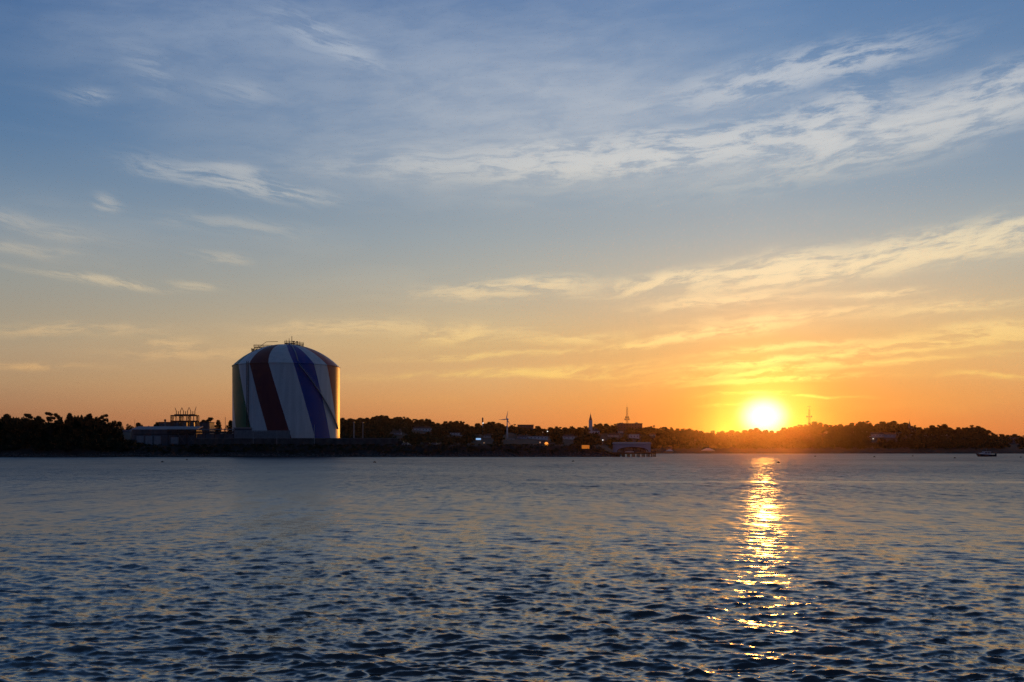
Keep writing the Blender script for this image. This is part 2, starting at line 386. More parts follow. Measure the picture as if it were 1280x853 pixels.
# ------------------------------------------------------------------ water
def water_material():
    m = bpy.data.materials.new('sea_water'); m.use_nodes = True
    N = Nodes(m.node_tree); b = m.node_tree.nodes['Principled BSDF']
    b.inputs['Base Color'].default_value = (.006, .011, .016, 1)
    b.inputs['IOR'].default_value = 1.85
    b.inputs['Specular IOR Level'].default_value = .5
    at_ = N.new('ShaderNodeAttribute', attribute_name='chop').outputs['Fac']
    pos = N.new('ShaderNodeNewGeometry')
    n1 = N.noise(N.mapping(pos.outputs['Position'], rot=(0, 0, R(-8)), scale=(5.5, 12.0, 1)), 1.0, 4, .65).outputs['Color']
    v = N.vm('SUBTRACT', n1, (.5, .5, .5))
    n2 = N.noise(N.mapping(pos.outputs['Position'], rot=(0, 0, R(-4)), scale=(.020, .014, 1)), 1.0, 4, .6).outputs['Fac']
    gust = N.mr(n2, .3, .7, .75, 1.25)
    v = N.vm('MULTIPLY', v, (.12, .14, 0))
    v = N.vm('SCALE', v, scale=gust)
    n3 = N.noise(N.mapping(pos.outputs['Position'], rot=(0, 0, R(-6)), scale=(.55, .14, 1)), 1.0, 5, .7).outputs['Color']
    v = N.vm('ADD', v, N.vm('MULTIPLY', N.vm('SUBTRACT', n3, (.5, .5, .5)), (.22, .40, 0)))
    n4 = N.noise(N.mapping(pos.outputs['Position'], rot=(0, 0, R(-3)), scale=(.9, .10, 1)), 1.0, 4, .75).outputs['Color']
    v = N.vm('ADD', v, N.vm('SCALE', N.vm('MULTIPLY', N.vm('SUBTRACT', n4, (.5, .5, .5)), (.5, 1.7, 0)), scale=at_))
    nn = N.vm('NORMALIZE', N.vm('ADD', pos.outputs['Normal'], v))
    N.plug(b.inputs['Normal'], nn)
    N.plug(b.inputs['Roughness'], N.m("ADD", .05, N.m("MULTIPLY", at_, N.m("MULTIPLY_ADD", gust, .4, .6))))
    return m

def wave_tile(Npt, L, seed, theta, peak, levels, spread=2.0):
    rng = np.random.default_rng(seed)
    k1 = np.fft.fftfreq(Npt, L / Npt) * 2 * np.pi
    KX, KY = np.meshgrid(k1, k1)
    K = np.hypot(KX, KY); K[0, 0] = 1e-6
    kp = 2 * np.pi / peak
    ct = (KX * math.cos(theta) + KY * math.sin(theta)) / K
    S = np.exp(-1.1 * (kp / K) ** 2) / K ** 3.45 * (np.abs(ct) ** (2 * spread) + .01)
    S *= np.exp(-(K / 85) ** 2)
    A = np.sqrt(S) * (rng.normal(size=K.shape) + 1j * rng.normal(size=K.shape))
    A[0, 0] = 0
    sl = np.fft.ifft2(1j * KY * A).real
    A *= 1.0 / math.sqrt(sl.var())
    out = []
    for c in levels:
        f = A if c == 0 else A * np.exp(-(K * c / np.pi) ** 2 * 1.0)
        h = np.fft.ifft2(f).real
        dx = np.fft.ifft2(-1j * KX / K * f).real; dy = np.fft.ifft2(-1j * KY / K * f).real
        s = np.fft.ifft2(1j * KY * f).real.var()
        out.append((h.astype(np.float32), dx.astype(np.float32), dy.astype(np.float32), s))
    return out

def sample(arr, L, x, y):
    n = arr.shape[0]
    u = (x / L * n) % n; v = (y / L * n) % n
    i = u.astype(np.int64); j = v.astype(np.int64); fu = (u - i).astype(np.float32); fv = (v - j).astype(np.float32)
    i %= n; j %= n; i2 = (i + 1) % n; j2 = (j + 1) % n
    return (arr[j, i] * (1 - fu) + arr[j, i2] * fu) * (1 - fv) + (arr[j2, i] * (1 - fu) + arr[j2, i2] * fu) * fv

WAVE_SLOPE = .225
def build_water():
    rs = [6.0]
    while rs[-1] < 190: rs.append(rs[-1] + min(.042 * (rs[-1] / 15) ** 1.4, .24))
    while rs[-1] < 900: rs.append(rs[-1] + .24 + .0035 * (rs[-1] - 190))
    fine = len(rs)
    rs = np.array([.5, 2.5, 4.5] + rs + [1000, 1300, 2000, 3500])
    ang = np.concatenate([np.linspace(-180, -66, 30)[:-1], np.linspace(-66, -33, 230)[:-1], np.linspace(-33, 33, 1160), np.linspace(33, 66, 230)[1:], np.linspace(66, 180, 30)[1:]]) * np.pi / 180
    A, Rr = np.meshgrid(ang, rs)
    X = (Rr * np.sin(A)); Y = (Rr * np.cos(A))
    dr = np.gradient(rs)
    levels = [0, .15, .3, .6, 1.2, 2.4]
    T1 = wave_tile(1536, 61.0, 11, R(94), 1.25, levels, 14)
    T2 = wave_tile(1024, 43.7, 23, R(72), 3.2, levels, 16)
    T3 = wave_tile(1024, 23.3, 37, R(100), .55, levels, 4)
    Z = np.zeros_like(X); DX = np.zeros_like(X); DY = np.zeros_like(X); CH = np.zeros_like(X)
    lev = np.interp(dr, [.05, .26, .6, 1.2, 2.4, 4.8], [0, 1, 2, 3, 4, 5])
    cal = 1 - .5 * np.exp(-((Y - 109 - .02 * X - 1.2 * np.sin(X * .07)) / 3.2) ** 2) * sstep((X + 12) / 25)
    for a in range(len(rs)):
        l0 = int(lev[a]); l1 = min(l0 + 1, 5); t = lev[a] - l0
        x = X[a]; y = Y[a]
        xr = x * .94 - y * .342; yr = x * .342 + y * .94
        tot = 0
        for l, wgt in ((l0, 1 - t), (l1, t)):
            if wgt <= 0: continue
            for T, L, u, v, g in ((T1, 61.0, x, y, .64), (T2, 43.7, xr, yr, .52), (T3, 23.3, xr + .3 * yr, yr - .3 * xr, .56)):
                h, dx, dy, s = T[l]
                Z[a] += wgt * g * sample(h, L, u, v); DX[a] += wgt * g * sample(dx, L, u, v); DY[a] += wgt * g * sample(dy, L, u, v)
                tot += wgt * g * g * s
        CH[a] = math.sqrt(max(0, 1 - tot)) if rs[a] > 6 else .5
    # gusts: patches of rougher and smoother water
    gx = 1 + .22 * np.sin(X * .05 + Y * .031 + 2 * np.sin(Y * .021)) * np.sin(Y * .043 - X * .013 + 1.3)
    amp = WAVE_SLOPE * cal * gx
    lane = np.sin(Y * .071 + .9 * np.sin(X * .024) + X * .011) * np.sin(Y * .017 - X * .006 + .8)
    amp = amp * (1 + .22 * lane)
    Z *= amp; DX *= amp; DY *= amp
    X = X - DX * .9; Y = Y - DY * .9
    V = np.stack([X, Y, Z], -1).reshape(-1, 3)
    w = len(ang); i = np.arange((len(rs) - 1) * w).reshape(len(rs) - 1, w)[:, :-1].ravel()
    Q = np.stack([i, i + w, i + w + 1, i + 1], 1)[:, ::-1]
    me = mesh_np('water', V, Q, water_material(), True)
    at_ = me.attributes.new('chop', 'FLOAT', 'POINT')
    chop = np.interp(Rr, [25, 60, 130, 330], [.42, .45, .62, .74]) * np.sqrt(1.41 * WAVE_SLOPE * CH * (.3 + .7 * cal))
    at_.data.foreach_set('value', chop.astype(np.float32).ravel())
    o = bpy.data.objects.new('water', me); col.objects.link(o)
    o['kind'] = 'structure'
build_water()

# ------------------------------------------------------------------ trees
def leaf_cloud(rng, clumps, per, size, flat=.0):
    V = []; 
    C = np.repeat(np.array([c[:3] for c in clumps]), per, 0)
    Rr = np.repeat(np.array([c[3:] for c in clumps]), per, 0)
    n = len(C)
    d = rng.normal(size=(n, 3)); d /= np.linalg.norm(d, axis=1)[:, None]
    r = rng.uniform(.35, 1.08, (n, 1)) ** .6
    P = C + d * r * Rr
    u = rng.normal(size=(n, 3)); u[:, 2] *= .6; u /= np.linalg.norm(u, axis=1)[:, None]
    v = np.cross(u, rng.normal(size=(n, 3))); v /= np.linalg.norm(v, axis=1)[:, None]
    s = size * rng.uniform(.55, 1.25, (n, 1))
    a = P - u * s; b = P + v * s * .6; c = P + u * s; e = P - v * s * .55
    V = np.stack([a, b, c, e], 1).reshape(-1, 3)
    Q = np.arange(n * 4).reshape(n, 4)
    return V, Q

def crown_clumps(rng, kind, h=11.0):
    cl = []
    if kind == 'round':
        for i in range(17):
            t = rng.uniform(0, 1); a = rng.uniform(0, 6.28); z = h * (.42 + .5 * t)
            rad = 4.4 * math.sqrt(max(.05, 1 - (2 * t - .85) ** 2)) * rng.uniform(.45, .85)
            q = rng.uniform(1.2, 2.1); cl.append((rad * math.cos(a), rad * math.sin(a), z, q, q, q * .75))
        cl.append((0, 0, h * .7, 2.6, 2.6, 2.6)); cl.append((.4, 0, h * .9, 1.5, 1.5, 1.1))
    elif kind == 'broad':
        for i in range(20):
            a = rng.uniform(0, 6.28); rad = rng.uniform(1, 5.4); z = h * (.93 - .012 * rad ** 2) - rng.uniform(0, 2.6)
            q = rng.uniform(1.1, 1.9); cl.append((rad * math.cos(a), rad * math.sin(a), z - .6, q, q, q * .6))
        cl.append((0, 0, h * .68, 2.9, 2.9, 1.8))
    elif kind == 'tall':
        for i in range(16):
            t = i / 15; a = rng.uniform(0, 6.28); rad = (1 - t) ** .7 * 2.6 * rng.uniform(.5, 1) + .2
            q = rng.uniform(.9, 1.6) * (1.15 - .55 * t); cl.append((rad * math.cos(a), rad * math.sin(a), h * (.3 + .66 * t), q, q, q * 1.0))
        cl.append((0, 0, h * .6, 1.8, 1.8, 2.4))
    elif kind == 'open':
        for i in range(15):
            a = i * 2.4 + rng.uniform(-.4, .4); rad = rng.uniform(1.6, 4.8); z = h * rng.uniform(.5, .93)
            q = rng.uniform(.8, 1.45); cl.append((rad * math.cos(a), rad * math.sin(a), z, q, q, q * .6))
    elif kind == 'flat':
        for i in range(26):
            a = i * 2.4 + rng.uniform(-.5, .5); rad = rng.uniform(.6, 6.6); lay = (.62, .78, .92)[i % 3]
            q = rng.uniform(1.2, 2.1); cl.append((rad * math.cos(a), rad * math.sin(a), h * lay - .03 * rad ** 2 + rng.uniform(-.3, .3), q, q, .42))
    return cl

def tree_proto(kind, seed, per, size, leafm):
    rng = np.random.default_rng(seed)
    cl = crown_clumps(rng, kind)
    V, Q = leaf_cloud(rng, cl, per, size)
    V[:, 2] = np.minimum(V[:, 2], 11.0 + rng.uniform(-.2, .2, len(V)))
    crown = mesh_np('crown', V, Q, leafm)
    b = MB()
    bend = [(0, 0, -1.0), (rng.uniform(-.2, .2), rng.uniform(-.2, .2), 2.4), (rng.uniform(-.4, .4), rng.uniform(-.4, .4), 5.0), (rng.uniform(-.3, .3), 0, 8.2)]
    rad = [.42, .32, .24, .09]
    for i in range(3): b.bar(bend[i], bend[i + 1], rad[i], rad[i + 1], 7)
    for c in cl[::2]:
        st = Vector(bend[1]).lerp(Vector(bend[2]), rng.uniform(.1, 1))
        mid = st.lerp(Vector(c[:3]), .55) + Vector((0, 0, -.25))
        b.bar(st, mid, .13, .08, 5); b.bar(mid, c[:3], .08, .03, 5)
    me = bpy.data.meshes.new('trunk'); me.from_pydata(b.v, [], b.f); me.materials.append(M['bark'])
    return crown, me

FAR_PROTO = {k: [tree_proto(k, 100 + 10 * i + j, 42, .8, M['leaf']) for j in range(3)] for i, k in enumerate(('round', 'broad', 'tall', 'open'))}
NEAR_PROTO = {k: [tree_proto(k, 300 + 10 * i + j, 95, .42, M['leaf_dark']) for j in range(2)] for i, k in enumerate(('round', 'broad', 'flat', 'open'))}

def plant_tree(proto, loc, h, w, rz, label, group, name='tree'):
    t = thing(name, loc, label, 'tree', group, rz)
    c = bpy.data.objects.new('crown', proto[0]); k = bpy.data.objects.new('trunk', proto[1])
    for o in (c, k):
        col.objects.link(o); o.parent = t
    t.scale = (w, w, h)
    return t

random.seed(7)
ORD = 'first second third fourth fifth sixth seventh eighth ninth tenth eleventh twelfth thirteenth fourteenth fifteenth sixteenth seventeenth eighteenth nineteenth twentieth'.split()
MARKS = [(424, 'painted gas tank'), (603, 'short antenna tower'), (634, 'wind turbine'), (658, 'flat black block on the ridge'), (738, 'church steeple'), (793, 'long flat ridge building'),
         (952, 'setting sun'), (1011.5, 'crossbarred mast'), (1136, 'small thin spire'), (1282, "photo's right edge")]
WORDS = {'round': 'round crowned', 'broad': 'wide spreading', 'tall': 'narrow upright', 'open': 'open airy'}
def far_label(i, px, kind):
    xs = [a for a, b, c in FAR]
    lo = max(m for m in MARKS if m[0] <= px); hi = min(m for m in MARKS if m[0] > px)
    nl = sum(1 for q in xs if lo[0] <= q < px); nh = sum(1 for q in xs if px < q < hi[0])
    if nl <= nh: return f'{WORDS[kind]} dark ridge tree, {ORD[nl]} right of the {lo[1]}'
    return f'{WORDS[kind]} dark ridge tree, {ORD[nh]} left of the {hi[1]}'
OPEN = {494, 507, 1218, 518, 815, 1042}
for i, (px, py, wd) in enumerate(FAR):
    nb = [b for a, b, c in FAR if abs(a - px) < 14]
    kind = 'open' if px in OPEN else ('broad' if wd >= 12 else ('tall' if wd <= 7 else ('round', 'broad', 'round', 'open')[i % 4] if wd > 8 else 'round'))
    Y = RIDGE - 12 + (i * 37 % 19)
    x = (px - 640) / F * Y
    g = tz(x, Y); top = CAM_H + (HOR - py) / F * Y
    h = max(6.0, top - g + .2)
    base = top + .2 - h
    w = wd * m_px(Y) / {'round': 9.4, 'broad': 11.6, 'tall': 6.6, 'open': 10.2}[kind] * 1.22
    plant_tree(FAR_PROTO[kind][i % 3], (x, Y, min(g, base)), (top + .2 - min(g, base)) / 11.0, w, random.uniform(0, 6.28), far_label(i, px, kind), 'trees along the far ridge skyline')

# big trees on the near point at the left, and those behind the yard
NEAR = [(-8, 521, 22, 'round', 500, 'round black tree cut by the left photo edge on the wooded point'),
        (8, 518, 17, 'round', 502, 'round black tree, first whole crown at the far left of the wooded point'),
        (18, 516.8, 13, 'broad', 512, 'broad black tree between the leftmost round crown and the flat layered tree'),
        (35, 516.2, 22, 'flat', 496, 'flat topped layered tree with sky gaps, left of its taller twin'),
        (48, 520, 13, 'round', 508, 'low round tree between the two flat topped layered trees'),
        (63, 514.4, 21, 'flat', 494, 'taller flat topped layered tree spreading right over an open sky gap'),
        (75, 523.8, 13, 'round', 506, 'low bushy tree under the sky gap beside the layered tree'),
        (87, 516.8, 13, 'round', 497, 'rounded tree at the left of the dense dark clump past the sky gap'),
        (96, 515, 15, 'broad', 499, 'tallest broad tree in the dense dark clump past the sky gap'),
        (104, 517.3, 12, 'open', 503, 'airy tree in the middle of the dense dark clump on the point'),
        (113, 517.4, 14, 'round', 498, 'round tree right of centre in the dense dark clump on the point'),
        (123, 517.2, 15, 'broad', 501, 'wide tree at the right of the dense clump, above the yard hut'),
        (131, 517.0, 11, 'flat', 497, 'leaning flat branched tree with a loose limb at the clump\'s right end'),
        (139, 525, 11, 'open', 510, 'small airy tree below the loose limb of the leaning tree'),
        (149, 527, 13, 'round', 520, 'low round tree left of the long pale roofed warehouse'),
        (161, 527.2, 13, 'broad', 590, 'low broad tree behind the left end of the warehouse roof'),
        (173, 528.4, 12, 'round', 600, 'low round tree behind the warehouse roof, right of its left end'),
        (184, 530, 11, 'broad', 605, 'lowest tree behind the middle of the warehouse roof'),
        (196, 528, 14, 'round', 610, 'round tree behind the warehouse roof, left of the vent stack'),
        (252, 527, 9, 'round', 620, 'small round tree just right of the switch gantry'),
        (261, 521, 17, 'flat', 612, 'tall flat crowned tree between the switch gantry and painted tank'),
        (273, 525.5, 10, 'round', 615, 'small round tree between the flat crowned tree and thin pole'),
        (288, 525.8, 13, 'round', 610, 'round tree touching the left side of the painted tank')]
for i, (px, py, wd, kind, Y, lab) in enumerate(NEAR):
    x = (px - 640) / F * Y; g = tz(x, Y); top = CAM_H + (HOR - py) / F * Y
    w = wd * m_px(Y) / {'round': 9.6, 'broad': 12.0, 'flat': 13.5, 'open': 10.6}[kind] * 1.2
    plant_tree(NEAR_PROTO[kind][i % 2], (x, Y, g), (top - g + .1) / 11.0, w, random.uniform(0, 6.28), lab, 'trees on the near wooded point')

# houses first as a list, so that the woods leave room for them
HOUSES = [  # px, base py, width px, height px, wall, roof kind, label
 (527, 538.8, 24, 5.2, 'white_paint', 'gable', 'long pale house high among ridge trees right of the tank'),
 (497, 543.5, 9, 4, 'blue_paint', 'gable', 'small bluish house in trees, nearest house to the two tall light poles'),
 (570, 544, 15, 3.2, 'white_paint', 'flat', 'low white flat roofed house above and left of the glowing blue screen'),
 (609, 547.5, 9, 4.5, 'cream_paint', 'gable', 'small cream house between blue screen and wind turbine'),
 (653, 548.4, 12, 4.2, 'blue_paint', 'gable', 'bluish gabled house first right of the wind turbine foot'),
 (671, 549.4, 27, 4.2, 'white_paint', 'flat', 'long low white building right of the wind turbine'),
 (711, 549.4, 15, 5.8, 'white_paint', 'gable', 'white gabled house with wide roof left of and below the church steeple'),
 (721, 542.5, 8, 4, 'blue_paint', 'gable', 'small bluish house highest on the slope left of the steeple'),
 (767, 546.6, 13, 4, 'cream_paint', 'gable', 'cream house on the slope just below the lattice mast, left of centre'),
 (776, 541.4, 6, 3.4, 'white_paint', 'gable', 'tiny white house high on slope directly under the lattice mast'),
 (793, 548.2, 12, 5.4, 'white_paint', 'flat', 'boxy white house above the pier shed roof'),
 (816, 545.2, 7, 3.2, 'cream_paint', 'gable', 'tiny cream house right of the pier shed, alone on the slope'),
 (1030, 536.6, 10, 3.4, 'cream_paint', 'gable', 'cream house near the ridge top right of the crossbarred mast'),
 (1077, 536, 15, 3.8, 'white_paint', 'gable', 'white house under tall ridge trees midway between mast and thin spire'),
 (1098, 546.8, 15, 6, 'white_paint', 'gable', 'largest white gabled house on the right hillside, beside the street lamp'),
 (1113, 547, 14, 4, 'blue_paint', 'flat', 'low bluish flat roofed house right of the largest white hillside house'),
 (1125, 541, 9, 3.2, 'white_paint', 'gable', 'small white house on the slope left of and below the thin spire'),
 (1157, 541, 6, 4, 'blue_paint', 'gable', 'narrow bluish house first right of the thin spire'),
 (1167, 542.6, 7, 3.6, 'cream_paint', 'gable', 'small cream house second right of the thin spire'),
 (1181, 543.4, 6, 3, 'white_paint', 'gable', 'tiny white house third right of the thin spire'),
 (1268, 553.5, 13, 7.5, 'blue_paint', 'gable', 'tall bluish house at the right photo edge behind the motorboat'),
]
HPOS = [on_ground(h[0], h[1], 640 if h[0] < 772 else 890) for h in HOUSES]
EXTRA_CLEAR = [(634, 550, 8, 26), (598, 550, 8, 4), (684, 555, 6, 6), (743, 540, 10, 10), (753.5, 551, 3, 3), (684.4, 541, 3, 3), (1091.5, 550, 3, 3), (674, 555, 3, 4), (837, 566, 10, 4), (885, 566, 18, 5)]

def build_woods():
    rng = np.random.default_rng(77)
    protos = []
    for k in ('round', 'broad', 'round', 'open', 'tall'):
        cl = crown_clumps(rng, k)
        cl = [cl[i] for i in range(0, len(cl), 2)]
        V, Q = leaf_cloud(rng, cl, 11, 1.25)
        protos.append(V)
    Vs = []; n = 0; tries = 0
    while n < 2150 and tries < 60000:
        tries += 1
        px = rng.uniform(415, 1470); Y = 640 + (1146 - 640) * rng.uniform() ** .8
        x = (px - 640) / F * Y
        if x > 51 + (Y - 481) * .12 - 4 and Y < 878: continue
        if px < 770 and Y < 760 and rng.uniform() < .72: continue
        g = tz(x, Y)
        if g < 1.5: continue
        h = rng.uniform(7, 12) * (1 if Y < 1000 else .9); w = rng.uniform(.75, 1.15)
        top = HOR - (g + h - CAM_H) / Y * F; hw = 5 * w / m_px(Y)
        if top < np.max(_ks[np.abs(_kx - px) <= 6]) + 1.0: continue
        bad = False
        for hs, hp in zip(HOUSES, HPOS):
            if abs(px - hs[0]) < hs[2] / 2 + hw * .75 and Y < hp.y + 14 and top < hs[1] - .5: bad = True; break
        if not bad:
            for (cx, cy, cw, ch) in EXTRA_CLEAR:
                if abs(px - cx) < cw / 2 + hw * .75 and top < cy and top > cy - ch - 12: bad = True; break
        if bad: continue
        P = protos[n % 5].copy(); a = rng.uniform(0, 6.28); c, s = math.cos(a), math.sin(a)
        P = np.stack([(P[:, 0] * c - P[:, 1] * s) * w + x, (P[:, 0] * s + P[:, 1] * c) * w + Y, P[:, 2] * h / 11 + g - .6], 1)
        Vs.append(P); n += 1
    for px in np.arange(412, 1475, .8):
        Y = RIDGE - 6 + rng.uniform(-8, 26); x = (px - 640) / F * Y; k = m_px(Y)
        top = CAM_H + (HOR - skyline(px) - rng.uniform(1.8, 6.5)) * k
        g = min(tz(x, Y), top - 3); P = protos[int(rng.integers(0, 4))]; P = P[: len(P) // 4 * 4].copy()
        Vs.append(np.stack([P[:, 0] * .8 + x, P[:, 1] * .8 + Y, (P[:, 2] - 11) * (top - g) / 11 * 1.0 + top], 1))
        P = np.zeros((60 * 4, 3)); Q_, _ = leaf_cloud(rng, [(0, 0, .45 * (top - g), 2.2, 2.0, .5 * (top - g))], 60, 1.3)
        Vs.append(Q_ + np.array((x, Y, g - .5)))
    V = np.concatenate(Vs)
    o = bpy.data.objects.new('woodland', mesh_np('woodland', V, np.arange(len(V)).reshape(-1, 4), M['leaf'])); col.objects.link(o)
    tag(o, 'dark far off woods covering the slope below the ridge skyline', 'woods', kind='stuff')
    # scrub on the near point
    Vs = []
    lid = lambda q: float(np.interp(q, [-210, 0, 30, 48, 54, 80, 85, 90, 128, 133, 140, 150, 172], [524, 522, 521, 523, 527.5, 527, 522, 520.5, 521, 529, 531, 536, 548]))
    for i in range(1300):
        px = rng.uniform(-210, 150); Y = rng.uniform(497, 514); x = (px - 640) / F * Y; g = tz(x, Y)
        top = CAM_H + (HOR - lid(px) - rng.uniform(0, 4)) * m_px(Y); hh = max(2.0, top - g)
        P, _ = leaf_cloud(rng, [(0, 0, hh * .5, 2.0, 1.8, hh * .5)], 90, .6)
        Vs.append(P + np.array((x, Y, g)))
    for i in range(700):
        px = rng.uniform(-210, 172); Y = rng.uniform(487, 512)
        if px > 130 and rng.uniform() < .45: continue
        x = (px - 640) / F * Y; g = tz(x, Y)
        hh = (rng.uniform(3.0, 9.0) if px < 140 else rng.uniform(1.5, 3.5)) * min(1, .35 + (Y - 486) / 14)
        q = [(rng.normal(0, 1.3), rng.normal(0, 1.2), hh * rng.uniform(.2, .85), 1.5, 1.5, hh * .22) for _ in range(4)]
        P, _ = leaf_cloud(rng, q, 26, .5); P += (x, Y, g)
        Vs.append(P)
    V = np.concatenate(Vs)
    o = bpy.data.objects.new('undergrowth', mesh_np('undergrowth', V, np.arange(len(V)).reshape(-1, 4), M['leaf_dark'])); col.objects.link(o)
    tag(o, 'black scrub filling the wooded point under the left trees', 'undergrowth', kind='stuff')
    # grass and weeds on the bank of the point
    Vs = []
    for i in range(900):
        px = rng.uniform(120, 772); Y = rng.uniform(486, 495.5)
        x = (px - 640) / F * Y; g = tz(x, Y)
        q = [(0, 0, .3, 1.0, .8, .45)]
        P, _ = leaf_cloud(rng, q, 16, .38); P += (x, Y, g)
        Vs.append(P)
    V = np.concatenate(Vs)
    o = bpy.data.objects.new('bank_weeds', mesh_np('bank_weeds', V, np.arange(len(V)).reshape(-1, 4), M['leaf_dark'])); col.objects.link(o)
    tag(o, 'dark weeds covering the bank between the dike wall and the shore', 'weeds', kind='stuff')
    # rocks along the waterline
    b = MB()
    for i in range(3000):
        px = rng.uniform(-210, 774); x = (px - 640) / F * 484
        y = 481.3 + abs(rng.normal(0, 1.9)); 
        s = rng.uniform(.18, .55); z = tz(x, y)
        vs = [Vector(c) * s * rng.uniform(.7, 1.2) + Vector((x, y, z + s * .2)) for c in ((1, 0, 0), (-1, 0, 0), (0, 1, 0), (0, -1, 0), (0, 0, .75), (0, 0, -.7))]
        b.add(vs, [(0, 2, 4), (2, 1, 4), (1, 3, 4), (3, 0, 4), (2, 0, 5), (1, 2, 5), (3, 1, 5), (0, 3, 5)])
    o = b.build('shore_rocks', M['rock'])
    tag(o, 'band of grey rocks along the near point waterline', 'rocks', kind='stuff')
build_woods()

# ------------------------------------------------------------------ houses
def house(loc, w, h, wallm, roofk, label, group='houses on the far hillside', name='house'):
    t = thing(name, loc, label, 'house', group)
    dpt = min(max(w * .7, 6), 11)
    rh = h * .42 if roofk == 'gable' else .5
    wh = h - rh
    MB().box(-w / 2, w / 2, 0, dpt, -3.0, wh).build('wall', M[wallm], t)
    if roofk == 'gable':
        r = MB().prism([(-w / 2 - .4, wh + .003), (w / 2 + .4, wh + .003), (w / 2 - w * .12, h), (-w / 2 + w * .12, h)], -.4, dpt + .4)
        ro = r.build('roof', M['roofing'], t)
        MB().box(w * .2, w * .2 + .7, dpt * .4, dpt * .4 + .7, h - .4, h + 1.0).build('chimney', M['brick'], ro)
    else:
        MB().box(-w / 2 - .2, w / 2 + .2, -.2, dpt + .2, wh + .003, h).build('roof', M['roofing'], t)
    n = max(2, min(7, int(w / 3)))
    for i in range(n):
        cx = -w / 2 + w * (i + .5) / n
        f = MB().box(cx - .55, cx + .55, -.07, -.003, wh * .35, wh * .35 + min(1.3, wh * .42)).build('window', M['white_paint'], t)
        MB().box(cx - .42, cx + .42, -.10, -.073, wh * .35 + .12, wh * .35 + min(1.3, wh * .42) - .12).build('pane', M['glass'], f)
    return t
for hs, hp in zip(HOUSES, HPOS):
    k = m_px(hp.y)
    house(hp, hs[2] * k, hs[3] * k, hs[4], hs[5], hs[6])

def flat_block(px0, px1, py, depth, label, bumps):
    Y = RIDGE - 16
    k = m_px(Y); x0 = (px0 - 640) * k; w = (px1 - px0) * k
    top = CAM_H + (HOR - py) * k
    g = min(tz(x0, Y), tz(x0 + w, Y))
    t = thing('apartment_block', (x0 + w / 2, Y, g), label, 'apartment block')
    h = top - g
    MB().box(-w / 2, w / 2, 0, depth, -2, h - .6).build('wall', M['brick'], t)
    r = MB().box(-w / 2 - .3, w / 2 + .3, -.3, depth + .3, h - .597, h).build('roof', M['roofing'], t)
    for (bx, bw, bh) in bumps:
        MB().box(bx * w - bw / 2, bx * w + bw / 2, 3, 6, h + .003, h + bh).build('roof_hut', M['grey_panel'], r)
    n = int(w / 3)
    for fl in range(max(1, int((h - 1) / 3))):
        for i in range(n):
            cx = -w / 2 + w * (i + .5) / n; z = h - 2.6 - fl * 3
            if z < .3: continue
            f = MB().box(cx - .7, cx + .7, -.07, -.003, z, z + 1.5).build('window', M['grey_panel'], t)
            MB().box(cx - .58, cx + .58, -.10, -.073, z + .12, z + 1.38).build('pane', M['glass'], f)
flat_block(647, 667, 531, 10, 'flat roofed dark block on the ridge just right of the wind turbine', [])
flat_block(772, 803, 529.3, 11, 'long flat topped dark building on the ridge under the lattice mast', [(.28, 2.5, 1.1), (-.3, 2, .8)])

# churches
def church(px, py_top, py_eave, wpx, Y, label, hall):
    k = m_px(Y); x = (px - 640) * k; g = tz(x, Y)
    t = thing('church', (x, Y, g), label, 'church')
    top = CAM_H + (HOR - py_top) * k - g; ev = CAM_H + (HOR - py_eave) * k - g; r = wpx * k / 2
    MB().box(-r, r, -r, r, -2, ev).build('tower', M['white_paint' if hall > 7 else 'roofing'], t)
    h = top - ev
    bel = MB().lathe([(r * .8, ev + .003), (r * .8, ev + h * .22)], 8, False).build('belfry', M['grey_cladding'], t)
    for i in range(8):
        a = i * math.pi / 4 + math.pi / 8
        MB().bar((r * .76 * math.cos(a), r * .76 * math.sin(a), ev + h * .04), (r * .76 * math.cos(a), r * .76 * math.sin(a), ev + h * .18), r * .14, n=6).build('louvre', M['glass'], bel)
    MB().lathe([(r * .95, ev + h * .223), (r * .6, ev + h * .30), (r * .5, ev + h * .46), (r * .55, ev + h * .47)], 8, False).build('lantern', M['grey_cladding'], t)
    sp = MB().lathe([(r * .5, ev + h * .473), (r * .25, ev + h * .7), (.04, top)], 8, False).build('spire', M['roofing'], t)
    MB().bar((0, 0, top - .1), (0, 0, top + 1.6), .07).build('finial', M['steel'], sp)
    if hall:
        w = hall * k
        MB().box(r + .003, r + w, -2, 6, -2, 4.6).build('wall', M['white_paint'], t)
        MB().prism([(r + .003, 4.603), (r + w + .3, 4.603), (r + w * .5, 8.2)], -2.3, 6.3).build('roof', M['roofing'], t)
        for i in range(3):
            cx = r + w * (i + .5) / 3
            f = MB().box(cx - .45, cx + .45, -2.07, -2.003, 1.2, 3.6).build('window', M['grey_panel'], t)
            MB().box(cx - .33, cx + .33, -2.1, -2.073, 1.3, 3.5).build('pane', M['glass'], f)
church(738.2, 516.8, 525.5, 4.2, RIDGE - 30, 'white church with tall stepped steeple rising above the ridge trees', 9)
church(1136.8, 525.8, 530.5, 2.2, RIDGE - 20, 'small dark church whose thin spire pokes above the right ridge', 6)

